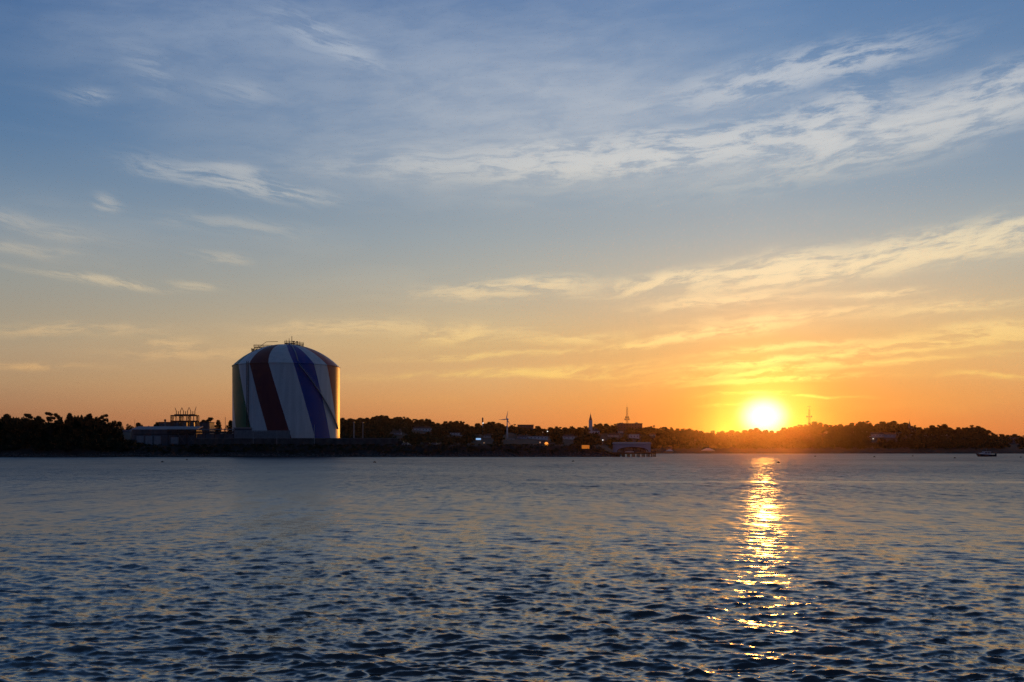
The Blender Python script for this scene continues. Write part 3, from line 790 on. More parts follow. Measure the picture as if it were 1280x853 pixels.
# ------------------------------------------------------------------ masts, turbine, lamps, screen
def lattice_mast(px, py_top, py_base, wb, wt, label, platforms, topbar=None):
    Y = RIDGE - 18; k = m_px(Y); x = (px - 640) * k; g = tz(x, Y)
    t = thing('radio_mast', (x, Y, g), label, 'radio mast')
    H = CAM_H + (HOR - py_top) * k - g
    b = MB(); n = 14
    P = lambda c, f: Vector((((-1, -1), (1, -1), (1, 1), (-1, 1))[c][0] * (wb + (wt - wb) * f) / 2, ((-1, -1), (1, -1), (1, 1), (-1, 1))[c][1] * (wb + (wt - wb) * f) / 2, f * H * .88 - .5))
    for c in range(4): b.bar(P(c, 0), P(c, 1), .13, .09, 5)
    for i in range(n):
        for c in range(4):
            b.bar(P(c, i / n), P((c + 1) % 4, (i + 1) / n), .06, n=4); b.bar(P(c, (i + 1) / n), P((c + 1) % 4, (i + 1) / n), .06, n=4)
    b.build('lattice_frame', M['dark_steel'], t)
    MB().bar((0, 0, H * .87), (0, 0, H), .14, .05, 6).build('antenna', M['dark_steel'], t)
    for (py, wpx) in platforms:
        z = CAM_H + (HOR - py) * k - g; w = wpx * k / 2
        p = MB().lathe([(w * .55, z), (w * .55, z + .25)], 10, False).build('platform', M['dark_steel'], t)
        for i in range(6):
            a = i * math.pi / 3
            MB().box(w * math.cos(a) - .25, w * math.cos(a) + .25, w * math.sin(a) - .25, w * math.sin(a) + .25, z - .6, z + 1.3).bar((w * .5 * math.cos(a), w * .5 * math.sin(a), z + .1), (w * math.cos(a), w * math.sin(a), z + .1), .09).build('panel_antenna', M['dark_steel'], p)
    if topbar:
        z = CAM_H + (HOR - topbar[0]) * k - g; w = topbar[1] * k / 2
        MB().bar((-w, 0, z), (w, 0, z), .12).bar((0, -w, z), (0, w, z), .12).build('crossbar', M['dark_steel'], t)
lattice_mast(783.8, 504.6, 529, 2.2, 1.5, 'tall slender lattice mast with antenna ring standing on the ridge', [(524.8, 6.0), (522.2, 4.0)])
lattice_mast(1011.6, 507, 529, 1.9, 1.2, 'lattice mast with crossbar top and antenna ring right of the sun', [(521.4, 6.4)], (508.5, 5))

def cell_tower():
    Y = RIDGE - 20; k = m_px(Y); x = (603.3 - 640) * k; g = tz(x, Y)
    t = thing('antenna_tower', (x, Y, g), 'short thick antenna tower with white light above the ridge', 'antenna tower')
    H = CAM_H + (HOR - 522.3) * k - g
    MB().lathe([(.55, -.5), (.4, H * .7)], 10).build('pole', M['galvanised'], t)
    MB().lathe([(.8, H * .7 + .003), (.85, H), (.3, H + .2)], 10).build('antenna_shroud', M['roofing'], t)
    MB().lathe([(.1, H * .62), (.45, H * .64), (.45, H * .68), (.1, H * .695)], 10, cx=.5, cy=-.9).build('lamp', M['lamp_white'], t)
cell_tower()

def turbine():
    p = on_ground(634, 549.5, 640); k = m_px(p.y)
    t = thing('wind_turbine', p, 'white three bladed wind turbine standing before the ridge', 'wind turbine')
    H = CAM_H + (HOR - 524.2) * k - p.z
    MB().lathe([(1.05 * k, -1), (.95 * k, H * .3), (.62 * k, H - .4)], 16).build('tower', M['white_paint'], t)
    MB().lathe([(.3, -2.2), (.75, -1.8), (.85, 0), (.7, 1.3), (.3, 1.6)], 12).build('nacelle', M['white_paint'], t).location = (0, 0, 0)
    nac = [c for c in t.children if c.name.startswith('nacelle')][0]
    nac.rotation_euler = (R(90), 0, R(-25)); nac.location = (0, 0, H)
    hub = MB().lathe([(.1, 1.4), (.55, 1.0), (.65, .3), (.5, 0)], 12).build('hub', M['white_paint'], t)
    hub.location = (-1.0 * .43, -1.0 * 1.5, H); hub.rotation_euler = (R(90), 0, R(-25))
    L = 10.3 * k
    for a in (78, 184, 306):
        b = MB(); n = 8; vs = []; fs = []
        for i in range(n + 1):
            f = i / n; ch = (.55 + .55 * math.sin(min(1, f * 3.2) * 1.57) * (1 - f)) * (1 - .72 * f); th = .22 * (1 - f) + .03
            r = .4 + f * L
            vs += [(r, -ch * .4, 0), (r, 0, th), (r, ch * .75, .03), (r, 0, -th)]
        for i in range(n):
            for q in range(4): fs.append((i * 4 + q, i * 4 + (q + 1) % 4, (i + 1) * 4 + (q + 1) % 4, (i + 1) * 4 + q))
        fs += [(3, 2, 1, 0), tuple(n * 4 + q for q in range(4))]
        o = b.add(vs, fs).build('blade', M['white_paint'], hub)
        o.location = (0, 0, .6); o.rotation_euler = (0, 0, R(a))
    x0 = 0
    s = thing('equipment_shed', p + Vector((4.2 * k, -.0 * k, -.4)), 'low white shed at the foot of the wind turbine', 'shed')
    MB().box(-3.2 * k, 5 * k, 2, 7, -2, 1.3 * k).build('wall', M['white_paint'], s)
    MB().box(-3.4 * k, 5.2 * k, 1.8, 7.2, 1.3 * k + .003, 1.6 * k).build('roof', M['pale_metal'], s)
    MB().box(0, 1.2, 1.93, 1.997, .0, 1.1 * k).build('door', M['grey_panel'], s)
turbine()

def street_lamp(px, py, Y, r, m, label, h=None):
    k = m_px(Y); x = (px - 640) * k; g = tz(x, Y); z = CAM_H + (HOR - py) * k
    g = min(g, z - 3)
    t = thing('street_lamp', (x, Y, g), label, 'street lamp', 'lit street lamps')
    H = z - g
    MB().bar((0, .8, -.5), (0, .8, H + .35), .09, .06, 8).bar((0, .8, H + .35), (0, 0, H + .35), .05).build('pole', M['galvanised'], t)
    MB().lathe([(.05, H + .4), (r, H + .1), (r, H - .1), (r * .4, H - r * .7)], 12).build('lamp_head', m, t)
street_lamp(684.4, 539.4, 985, .6, M['lamp_white'], 'brightest white street lamp, on the slope left of the church')
street_lamp(753.5, 550.2, 900, .55, M['lamp_white'], 'white street lamp low on the slope right of the church')
street_lamp(1091.5, 548.6, 960, .6, M['lamp_white'], 'white street lamp beside the big white house on the right hill')
street_lamp(678.5, 540.5, 980, .35, M['lamp_dim'], 'dim street lamp just left of the brightest white lamp')
street_lamp(605, 553.8, 700, .35, M['lamp_dim'], 'dim reddish street lamp below the glowing blue screen')
street_lamp(624.5, 556, 660, .5, M['lamp_dim'], 'dim reddish street lamp below the wind turbine')
street_lamp(617, 546, 880, .4, M['lamp_dim'], 'faint street lamp between blue screen and turbine foot')

def billboard():
    Y = 690; k = m_px(Y); x = (598 - 640) * k; g = tz(x, Y)
    t = thing('billboard', (x, Y, g), 'small glowing blue screen on posts left of the wind turbine', 'billboard')
    z0 = CAM_H + (HOR - 550.3) * k - g; z1 = CAM_H + (HOR - 547.7) * k - g; w = 6.6 * k / 2
    MB().box(-w, w, .003, .4, z0, z1).build('frame', M['dark_steel'], t)
    MB().box(-w + .12, w - .12, -.05, 0, z0 + .12, z1 - .12).build('screen', M['screen'], t)
    for s in (-1, 1): MB().bar((s * w * .6, .2, -.5), (s * w * .6, .2, z0 - .003), .12).build('post', M['dark_steel'], t)
billboard()

def kiosk():
    Y = 690; k = m_px(Y); x = (683 - 640) * k; g = tz(x, Y)
    t = thing('kiosk', (x, Y, g), 'small dark kiosk with a round glowing orange lamp above the shore', 'kiosk')
    z = CAM_H + (HOR - 555) * k - g
    MB().box(-5, 2.4, .6, 4, -1, z + 1.7).build('wall', M['grey_cladding'], t)
    MB().box(-5.3, 2.7, .3, 4.3, z + 1.703, z + 2).build('roof', M['roofing'], t)
    MB().lathe([(.2, -.25), (1.25, -.2), (1.25, .2), (.2, .25)], 20).build('lamp', M['lamp_warm'], t)  # round disc with orange emission
    l = [c for c in t.children if c.name.startswith('lamp')][0]; l.rotation_euler = (R(90), 0, 0); l.location = (0, .3, z)
    MB().box(-5.0 + .2, -4.0, .5, .597, z + .6, z + 1.4).build('window', M['lamp_dim'], t)
kiosk()

def orange_box():
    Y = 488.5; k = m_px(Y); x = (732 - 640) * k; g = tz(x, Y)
    t = thing('orange_box', (x, Y, g), 'square orange box with added glow on the bank left of the pier', 'light box')
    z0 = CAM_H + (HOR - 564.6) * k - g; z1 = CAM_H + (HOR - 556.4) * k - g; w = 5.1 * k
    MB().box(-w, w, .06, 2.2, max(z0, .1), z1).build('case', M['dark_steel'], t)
    MB().box(-w + .1, w - .1, -.02, .057, max(z0, .1) + .1, z1 - .1).build('panel', M['orange_panel'], t)  # orange brightness of unknown cause, put into the panel as emission
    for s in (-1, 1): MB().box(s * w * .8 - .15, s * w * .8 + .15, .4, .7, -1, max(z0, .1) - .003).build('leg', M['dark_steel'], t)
orange_box()

# ------------------------------------------------------------------ the painted tank
def tank_material():
    m = bpy.data.materials.new('tank_paint'); m.use_nodes = True
    N = Nodes(m.node_tree); b = m.node_tree.nodes['Principled BSDF']
    tc = N.new('ShaderNodeTexCoord').outputs['Object']
    s = N.new('ShaderNodeSeparateXYZ'); N.plug(s.inputs[0], tc)
    az = N.m('MULTIPLY', N.m('ARCTAN2', s.outputs[0], N.m('MULTIPLY', s.outputs[1], -1.0)), 57.2958)   # 0 towards the water, + to the right
    wob = N.noise(tc, .25, 3).outputs['Fac']
    u = N.m('ADD', N.m('MULTIPLY_ADD', s.outputs[2], .62, az), N.m('MULTIPLY', N.m('SUBTRACT', wob, .5), .6))
    f = N.m('DIVIDE', N.m('ADD', u, 150), 300)
    W = (.76, .76, .75)
    bands = [(-150, W), (-62, (.007, .15, .06)), (-34, W), (-16, (.15, .02, .024)), (6, W), (32, (.008, .055, .34)), (54, W), (72, (.50, .05, .022)), (98, W), (124, (.7, .3, .02)), (136, W)]
    c = N.ramp(f, [((a + 150) / 300, q) for a, q in bands], 'CONSTANT')
    # welded plates and weathering
    z = N.m('FRACT', N.m('DIVIDE', s.outputs[2], 3.1)); seam = N.m('LESS_THAN', z, .02)
    a2 = N.m('FRACT', N.m('DIVIDE', az, 7.5)); seam2 = N.m('LESS_THAN', a2, .02)
    dirt = N.noise(N.mapping(tc, scale=(.5, .5, .06)), 1.0, 5, .6).outputs['Fac']
    k = N.m('MULTIPLY', N.mr(dirt, .3, .75, 1.0, .8), N.m('SUBTRACT', 1.0, N.m('MULTIPLY', N.m('MAXIMUM', seam, seam2), .12)))
    N.plug(b.inputs['Base Color'], N.vm('SCALE', c, scale=k))
    b.inputs['Roughness'].default_value = .42
    b.inputs['Specular IOR Level'].default_value = .5
    return m
def tank():
    Y = 528.5; k = m_px(Y - 0); cx = (358.3 - 640) * k; g = 5.6
    Rt = 65.6 * k * .9985
    t = thing('storage_tank', (cx, Y, g), 'huge domed gas tank with wide colour bands standing behind the dike wall', 'storage tank', rz=math.atan2(-cx, Y))
    k2 = m_px(Y - 0)
    ev = CAM_H + (HOR - 457.3) * m_px(Y - 8) - g
    top = CAM_H + (HOR - 430.8) * m_px(Y) - g
    P = tank_material()
    MB().lathe([(Rt, -1), (Rt, ev)], 160, cap=False).build('shell', P, t)
    h = top - ev; Rs = (Rt * Rt + h * h) / (2 * h)
    prof = [(Rt + .25, ev - .35), (Rt + .25, ev + .003)] + [(math.sqrt(max(.01, Rs * Rs - (z + Rs - h) ** 2)), ev + z) for z in np.linspace(.02, h - .02, 24)]
    dome = MB().lathe(prof, 160).build('dome', P, t)
    dz = lambda r: ev - (Rs - h) + math.sqrt(Rs * Rs - r * r)
    MB().lathe([(Rt + 1.2, ev * .0 - .4), (Rt + 1.2, .5), (Rt + .1, .6)], 120).build('base_ring', M['concrete'], t)
    # vertical ladder at the left front
    b = MB(); a = R(-43); ux, uy = math.sin(a), -math.cos(a); vx, vy = math.cos(a), math.sin(a)
    for s in (-.55, .55): b.bar(((Rt + .5) * ux + s * vx, (Rt + .5) * uy + s * vy, 0), ((Rt + .5) * ux + s * vx, (Rt + .5) * uy + s * vy, ev + 1), .16, n=5)
    for i in range(60): 
        z = .8 + i * ev / 60; b.bar(((Rt + .5) * ux - .55 * vx, (Rt + .5) * uy - .55 * vy, z), ((Rt + .5) * ux + .55 * vx, (Rt + .5) * uy + .55 * vy, z), .08, n=4)
    b.build('ladder', M['dark_steel'], t)
    # stair winding down from the dome's edge to the right
    b = MB(); n = 90; A0, A1 = R(12), R(66); Z0, Z1 = ev - .5, 9.0
    pt = lambda f, r, dz_=0: (math.sin(A0 + (A1 - A0) * f) * r, -math.cos(A0 + (A1 - A0) * f) * r, Z0 + (Z1 - Z0) * f + dz_)
    for i in range(n):
        f0, f1 = i / n, (i + 1) / n
        b.add([pt(f0, Rt + .15), pt(f0, Rt + 1.3), pt(f1, Rt + 1.3), pt(f1, Rt + .15), pt(f0, Rt + .15, -.35), pt(f0, Rt + 1.3, -.35), pt(f1, Rt + 1.3, -.35), pt(f1, Rt + .15, -.35)],
              [(0, 1, 2, 3), (7, 6, 5, 4), (1, 5, 6, 2), (0, 3, 7, 4), (0, 4, 5, 1), (3, 2, 6, 7)])
    st = b.build('stair', M['galvanised'], t)
    b = MB()
    for i in range(0, n, 3): b.bar(pt(i / n, Rt + 1.28), pt(i / n, Rt + 1.28, 1.1), .04, n=4)
    for i in range(n): b.bar(pt(i / n, Rt + 1.28, 1.1), pt((i + 1) / n, Rt + 1.28, 1.1), .05, n=4)
    b.build('railing', M['galvanised'], st)
    # walkway up the dome and platforms with railings at the top
    b = MB()
    for i in range(14):
        r0, r1 = Rt * (1 - i / 14) * .98, Rt * (1 - (i + 1) / 14) * .98
        a = R(12)
        b.bar((math.sin(a) * r0, -math.cos(a) * r0, dz(r0) + .35), (math.sin(a) * r1, -math.cos(a) * r1, dz(r1) + .35), .3, n=5)
    b.build('walkway', M['galvanised'], t)
    def platform(x, y, w, d, zz, rail=1.2):
        p = MB().box(x - w / 2, x + w / 2, y - d / 2, y + d / 2, zz - .2, zz).build('platform', M['dark_steel'], t)
        b = MB()
        for sx in np.linspace(-w / 2, w / 2, max(2, int(w / 1.6))):
            for sy in (-d / 2, d / 2): b.bar((x + sx, y + sy, zz), (x + sx, y + sy, zz + rail), .09, n=4)
        for sy in (-d / 2, d / 2):
            for q in (.5, 1): b.bar((x - w / 2, y + sy, zz + rail * q), (x + w / 2, y + sy, zz + rail * q), .09, n=4)
        for sx in (-w / 2, w / 2):
            for q in (.5, 1): b.bar((x + sx, y - d / 2, zz + rail * q), (x + sx, y + d / 2, zz + rail * q), .09, n=4)
        for sx in (-w / 2 + .2, w / 2 - .2): b.bar((x + sx, y, zz - .2), (x + sx, y, dz(math.hypot(x + sx, y)) - .4), .14, n=5)
        b.build('railing', M['dark_steel'], p)
    platform(1.6, -2, 5.5, 4, top + .35, 1.1)
    platform(-12.0, -3, 9.5, 3, dz(15.0) + .9, 1.2)
    platform(-16.6, -3, 2.8, 3, dz(18.0) + .5, 1.1)
    platform(6.6, -2, 4.4, 3, dz(8) + .6, 1.1)
    b = MB().bar((-17.3, -3, dz(18.4)), (-10.5, -3, dz(11) + 2.4), .12).bar((-10.5, -3, dz(11) + 2.4), (-4.5, -3, dz(6) + 1.6), .12)
    b.build('pipe', M['dark_steel'], t)
    for (x, hh, r) in ((1.3, 5.2, .16), (2.7, 7.4, .2), (3.6, 3.4, .28), (5.4, 3.8, .3), (6.8, 4.4, .16), (-.2, 3.8, .14), (-17.2, 3.4, .35), (8.4, 2.6, .22)):
        z = dz(abs(x) + 2)
        o = MB().bar((x, -2, z - .3), (x, -2, z + hh * .62), r, r * .7, 8)
        if r > .25: o.lathe([(r * 1.1, z + hh * .44), (r * 2.1, z + hh * .48), (r * 2.1, z + hh * .58), (r * .8, z + hh * .62)], 8, cx=x, cy=-2)
        o.build('vent_pipe' if r > .2 else 'mast', M['dark_steel'], t)
tank()

# ------------------------------------------------------------------ the yard round the tank
def yard():
    # dike wall
    Y = 495.6; k = m_px(Y); z0 = 5.4; z1 = CAM_H + (HOR - 548.4) * k
    xa, xb = (243 - 640) * k, (497 - 640) * k
    t = thing('dike_wall', ((xa + xb) / 2, Y, z0), 'long low grey concrete dike wall in front of the tank', 'wall')
    w = (xb - xa) / 2
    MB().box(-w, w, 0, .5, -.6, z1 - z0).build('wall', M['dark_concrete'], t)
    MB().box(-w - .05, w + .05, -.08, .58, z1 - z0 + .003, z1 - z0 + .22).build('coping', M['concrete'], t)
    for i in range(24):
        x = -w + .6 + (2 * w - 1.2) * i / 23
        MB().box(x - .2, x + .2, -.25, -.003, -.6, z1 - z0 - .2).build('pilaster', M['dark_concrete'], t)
    # slatted fence
    Y = 497.6; k = m_px(Y); xa, xb = (293 - 640) * k, (362 - 640) * k; zb = 5.5; zt = CAM_H + (HOR - 538.2) * k
    t = thing('slatted_fence', ((xa + xb) / 2, Y, zb), 'tall grey slatted screen fence before the tank\'s left foot', 'fence')
    w = (xb - xa) / 2
    b = MB(); n = 62
    for i in range(n):
        x = -w + 2 * w * (i + .5) / n; b.box(x - .14, x + .14, 0, .08, 0, zt - zb)
    b.build('slats', M['grey_panel'], t)
    MB().box(-w, w, .083, .2, zt - zb - .9, zt - zb - .6).box(-w, w, .083, .2, .6, .9).box(-w, w, .083, .2, 3.6, 3.9).build('rail', M['steel'], t)
    MB().box(-w, w, .45, .5, 0, zt - zb - .5).build('backing_panel', M['dark_concrete'], t)
    for i in range(10):
        x = -w + 2 * w * i / 9; MB().box(x - .12, x + .12, .21, .44, -.5, zt - zb).build('post', M['steel'], t)
    # hut behind the fence
    Y = 503; k = m_px(Y); x = (303.5 - 640) * k
    t = thing('pump_house', (x, Y, 5.5), 'small grey pump house peeping over the fence at the tank\'s left side', 'pump house')
    h = CAM_H + (HOR - 534.6) * k - 5.5; w = 11 * k
    MB().box(-w, w, 0, 5, -.5, h - .5).build('wall', M['grey_cladding'], t)
    MB().box(-w - .3, w + .3, -.3, 5.3, h - .497, h).build('roof', M['grey_panel'], t)
    MB().box(-1, 0, -.06, -.003, 0, 2.1).build('door', M['steel'], t)
    # warehouse with the pale roof
    Y = 500; k = m_px(Y); xa, xb = (164.5 - 640) * k, (245 - 640) * k; w = (xb - xa) / 2
    t = thing('warehouse', ((xa + xb) / 2, Y, 5.5), 'long dark warehouse with a pale blue sloping roof left of the tank', 'warehouse')
    he = CAM_H + (HOR - 537.8) * k - 5.5; hr = CAM_H + (HOR - 533.8) * m_px(Y + 10) - 5.5
    MB().box(-w, w, 0, 10, -.5, he).build('wall', M['grey_cladding'], t)
    MB().add([(-w - .4, -.6, he + .003), (w + .4, -.6, he + .003), (w + .4, 10.4, hr), (-w - .4, 10.4, hr), (-w - .4, -.6, he + .4), (w + .4, -.6, he + .4), (w + .4, 10.4, hr + .3), (-w - .4, 10.4, hr + .3)],
             [(3, 2, 1, 0), (4, 5, 6, 7), (0, 1, 5, 4), (1, 2, 6, 5), (2, 3, 7, 6), (3, 0, 4, 7)]).build('roof', M['pale_metal'], t)
    for (a, b_) in ((-w + 2.5, -w + 6.0), (-w + 7.0, -w + 10.4), (-w + 11.4, -w + 14.6)):
        d = MB().box(a, b_, -.08, -.003, .0, he * .62).build('shutter', M['grey_panel'], t)
        MB().box((a + b_) / 2 - .25, (a + b_) / 2 + .25, -.14, -.083, .8, .95).build('handle', M['steel'], d)
    MB().box(-w + 1, w - 1, -.05, -.003, he * .70, he * .76).build('gutter', M['dark_steel'], t)
    # pipe canopy in front of it
    Y = 497.8; k = m_px(Y); xa, xb = (209 - 640) * k, (292 - 640) * k; w = (xb - xa) / 2
    t = thing('pipe_canopy', ((xa + xb) / 2, Y, 5.5), 'dark open canopy with crossed braces between the warehouse and tank', 'canopy')
    h = CAM_H + (HOR - 536.4) * k - 5.5
    MB().box(-w, w, -.2, 1.9, h - .35, h).build('roof', M['grey_panel'], t)
    MB().box(-w, w, -.1, 1.8, h - 2.0, h - 1.2).build('duct', M['dark_steel'], t)
    for i in range(8):
        x = -w + .2 + (2 * w - .4) * i / 7
        MB().box(x - .15, x + .15, .7, 1.0, -.5, h - 2.003).box(x - .15, x + .15, .7, 1.0, h - 1.197, h - .353).build('post', M['dark_steel'], t)
    for i in (1, 2):
        x = -w + .4 + (2 * w - .4) * i / 7; x2 = -w + (2 * w - .4) * (i + 1) / 7
        MB().bar((x, .6, .2), (x2, .6, h - 2.2), .12).bar((x, .5, h - 2.2), (x2, .5, .2), .12).build('brace', M['steel'], t)
    for i in (3, 4, 5, 6):
        x = -w + .45 + (2 * w - .4) * i / 7; x2 = -w - .05 + (2 * w - .4) * (i + 1) / 7
        MB().box(x, x2, 1.1, 1.2, 0, h - 2.4).build('side_panel', M['grey_cladding'], t)
    # white container under the canopy
    x = (218.2 - 640) * m_px(496.6)
    t = thing('storage_container', (x, 496.2, 5.6), 'pale storage container standing under the canopy\'s left end', 'container')
    b = MB().box(-1.75, 1.75, 0, 1.2, .9, 4.1)
    for i in range(11): b.box(-1.65 + i * .31, -1.5 + i * .31, -.05, -.003, 1.05, 3.95)
    b.build('body', M['grey_panel'], t)
    for s in (-1.5, 1.5): MB().box(s - .15, s + .15, .2, 1.0, -.4, .897).build('leg', M['steel'], t)
    # little hut at the left among trees
    Y = 506; k = m_px(Y); x = (158 - 640) * k; g = tz(x, Y)
    t = thing('yard_hut', (x, Y, g), 'small pale gabled hut at the warehouse\'s left corner by the trees', 'hut')
    h = CAM_H + (HOR - 537.4) * k - g; w = 5.4 * k
    MB().box(-w, w, 0, 4, -.5, h - 1.2).build('wall', M['cream_paint'], t)
    MB().prism([(-w - .3, h - 1.197), (w + .3, h - 1.197), (w * .7, h), (-w * .7, h)], -.3, 4.3).build('roof', M['pale_metal'], t)
    MB().box(-.5, .5, -.06, -.003, 0, 2.1).build('door', M['steel'], t)
    # vent stack
    Y = 520; k = m_px(Y); x = (206.4 - 640) * k; H = CAM_H + (HOR - 524.3) * k - 5.5
    t = thing('vent_stack', (x, Y, 5.5), 'short dark vent stack rising behind the warehouse roof', 'vent stack')
    MB().lathe([(.5, -.5), (.42, H - .9)], 12).build('pipe', M['steel'], t)
    MB().lathe([(.55, H - .897), (.62, H - .3), (.3, H)], 12).build('cowl', M['dark_steel'], t)
    # low flat store behind the gantry
    Y = 560; k = m_px(Y); xa, xb = (199 - 640) * k, (262 - 640) * k; w = (xb - xa) / 2; h = CAM_H + (HOR - 527.6) * k - 5.5
    t = thing('plant_building', ((xa + xb) / 2, Y, 5.5), 'flat roofed dark plant building behind the switch gantry', 'building')
    MB().box(-w, w, 0, 9, -.5, h - .5).build('wall', M['grey_cladding'], t)
    MB().box(-w - .2, w + .2, -.2, 9.2, h - .497, h).build('roof', M['dark_concrete'], t)
    for i in range(5): MB().box(-w + 2 + i * 5, -w + 4 + i * 5, -.06, -.003, h - 4, h - 2.4).build('window', M['glass'], t)
yard()

def gantry():
    Y = 535; k = m_px(Y); xa, xb = (214.2 - 640) * k, (246.4 - 640) * k; w = (xb - xa) / 2
    t = thing('switch_gantry', ((xa + xb) / 2, Y, 5.5), 'dark steel switchyard gantry bristling with insulators and tilted arms', 'gantry')
    H = CAM_H + (HOR - 520.2) * k - 5.5
    for x in (-w, -w * .33, w * .33, w):
        b = MB()
        for s in (-.28, .28):
            b.bar((x + s, -.3, -.5), (x + s, -.3, H), .18, n=5).bar((x + s, 2.4, -.5), (x + s, 2.4, H), .18, n=5)
        for i in range(9):
            z = i * H / 9; b.bar((x - .28, -.3, z), (x + .28, -.3, z + H / 9), .06, n=4)
        b.build('post', M['dark_steel'], t)
    for y in (-.3, 2.4):
        for z in (H, H - 3.0):
            MB().box(-w - .3, w + .3, y - .3, y + .3, z - .1, z + .5).build('beam', M['dark_steel'], t)
    for i, cx in enumerate((-w * .5, 0.05 * w, w * .62)):
        sw = MB().box(cx - 1.7, cx + 1.7, -.6, 2.8, H + .503, H + .95).build('switch_base', M['dark_steel'], t)
        for dx in (-1.1, 0, 1.1):
            prof = []
            for q in range(8): prof += [(.14, H + .753 + q * .24), (.32, H + .85 + q * .24), (.14, H + .93 + q * .24)]
            MB().lathe(prof, 8, cx=cx + dx, cy=1).build('insulator', M['bark'], sw)
        for dx, tilt in ((-1.1, -.55), (1.1, .5)):
            MB().bar((cx + dx, 1, H + 2.6), (cx + dx + tilt * 1.5, 1, H + (4.6 if i < 2 or dx < 0 else 5.1)), .2, .12, 6).build('switch_arm', M['dark_steel'], sw)
        b = MB()
        for q in range(12):
            a0, a1 = math.pi * q / 12, math.pi * (q + 1) / 12
            b.bar((cx - 1.4 + 1.2 * math.cos(a0), .5, H - 2.8 + 2.6 * math.sin(a0)), (cx - 1.4 + 1.2 * math.cos(a1), .5, H - 2.8 + 2.6 * math.sin(a1)), .08, n=4)
        b.build('jumper_cable', M['rubber'], sw)
        for dx in (-.9, .9):
            prof = []
            for q in range(9): prof += [(.16, H - 2.9 + q * .3), (.36, H - 2.78 + q * .3), (.16, H - 2.66 + q * .3)]
            MB().lathe(prof, 8, cx=cx + dx, cy=-.3).build('insulator', M['bark'], sw)
        MB().box(cx - .9, cx + .9, .2, 1.8, H - 6.5, H - 3.4).build('breaker', M['steel'], sw)
gantry()

def pole(px, py_top, Y, r, m, label, name='light_pole', cat='pole', head=True, group=None):
    k = m_px(Y); x = (px - 640) * k; g = tz(x, Y); H = CAM_H + (HOR - py_top) * k - g
    t = thing(name, (x, Y, g), label, cat, group)
    MB().bar((0, 0, -.5), (0, 0, H), r, r * .75, 8).build('pole', m, t)
    if head: MB().box(-.5, .5, -.25, .25, H + .003, H + .3).build('lamp_head', m, t)
pole(442.4, 528.4, 503, .28, M['galvanised'], 'thicker tall light pole, nearest to the tank\'s right side', group='light poles by the tank')
pole(453.6, 528.6, 507, .2, M['galvanised'], 'thinner tall light pole, second to the right of the tank', group='light poles by the tank')
pole(281.6, 521.6, 545, .16, M['dark_steel'], 'thin dark pole standing just left of the tank', 'utility_pole', 'pole', False)
pole(168.5, 524.5, 530, .1, M['dark_steel'], 'thin wire pole behind the warehouse roof\'s left end', 'utility_pole', 'pole', False)
pole(316.5, 541, 495.2, .1, M['galvanised'], 'short pale pole before the slatted fence', 'marker_pole', 'pole', False)
pole(346, 539, 495.0, .12, M['galvanised'], 'slim pale pole before the fence\'s right end', 'marker_pole', 'pole', False)
pole(393, 531, 495.1, .1, M['galvanised'], 'tall slim pale pole before the middle of the tank', 'marker_pole', 'pole', False)
pole(430, 540, 498, .12, M['dark_steel'], 'short dark pole right beside the sunlit tank edge', 'marker_pole', 'pole', False)

# ------------------------------------------------------------------ parked vehicles right of the dike wall
def car(px, Y, L, m, label, van=False):
    k = m_px(Y); x = (px - 640) * k; g = tz(x, Y)
    t = thing('parked_van' if van else 'parked_car', (x, Y, g), label, 'van' if van else 'car', 'vehicles parked on the waterfront yard')
    h = L * .33; W = L * .4
    if van:
        body = [(-L / 2, .35), (L / 2, .35), (L / 2, 1.1), (L * .40, 1.25), (L * .30, 2.1), (-L / 2 + .1, 2.1), (-L / 2, 1.9)]
        glass = [(L * .395, 1.28), (L * .305, 2.0), (L * .12, 2.0), (L * .12, 1.28)]
    else:
        body = [(-L / 2, .35), (L / 2, .35), (L / 2, .8), (L * .25, .95), (L * .10, 1.45), (-L * .28, 1.48), (-L * .44, 1.0), (-L / 2, .9)]
        glass = [(L * .22, .98), (L * .09, 1.4), (-L * .25, 1.42), (-L * .38, 1.0)]
    MB().prism(body, -W / 2, W / 2).build('body', m, t)
    for s in (-W / 2 - .012, W / 2 + .004): MB().prism(glass, s, s + .008).build('window', M['glass'], t)
    for sx in (-.31, .31):
        for sy in (-W / 2, W / 2):
            o = MB().lathe([(.18, -.11), (.34, -.10), (.34, .10), (.18, .11)], 16).build('wheel', M['rubber'], t); o.location = (sx * L, sy * .97, .34); o.rotation_euler = (R(90), 0, 0)
            r = MB().lathe([(.02, -.125), (.16, -.12), (.16, .12), (.02, .125)], 10).build('rim', M['steel'], o)
    for s in (-.3, .3): MB().box(L / 2 + .002, L / 2 + .03, s * W - .15, s * W + .15, .6, .75).build('headlight', M['grey_panel'], t)
car(508, 500, 4.5, M['car_silver'], 'silver car parked right of the end of the dike wall')
car(500, 503, 5.6, M['car_dark'], 'dark van parked beside the silver car past the dike wall', True)
car(487, 521, 4.6, M['car_dark'], 'dark car half hidden behind the end of the dike wall')
car(535, 506, 4.4, M['car_dark'], 'dark car parked alone well right of the silver car')
car(544, 509, 4.6, M['car_silver'], 'silver car parked farthest right on the yard')

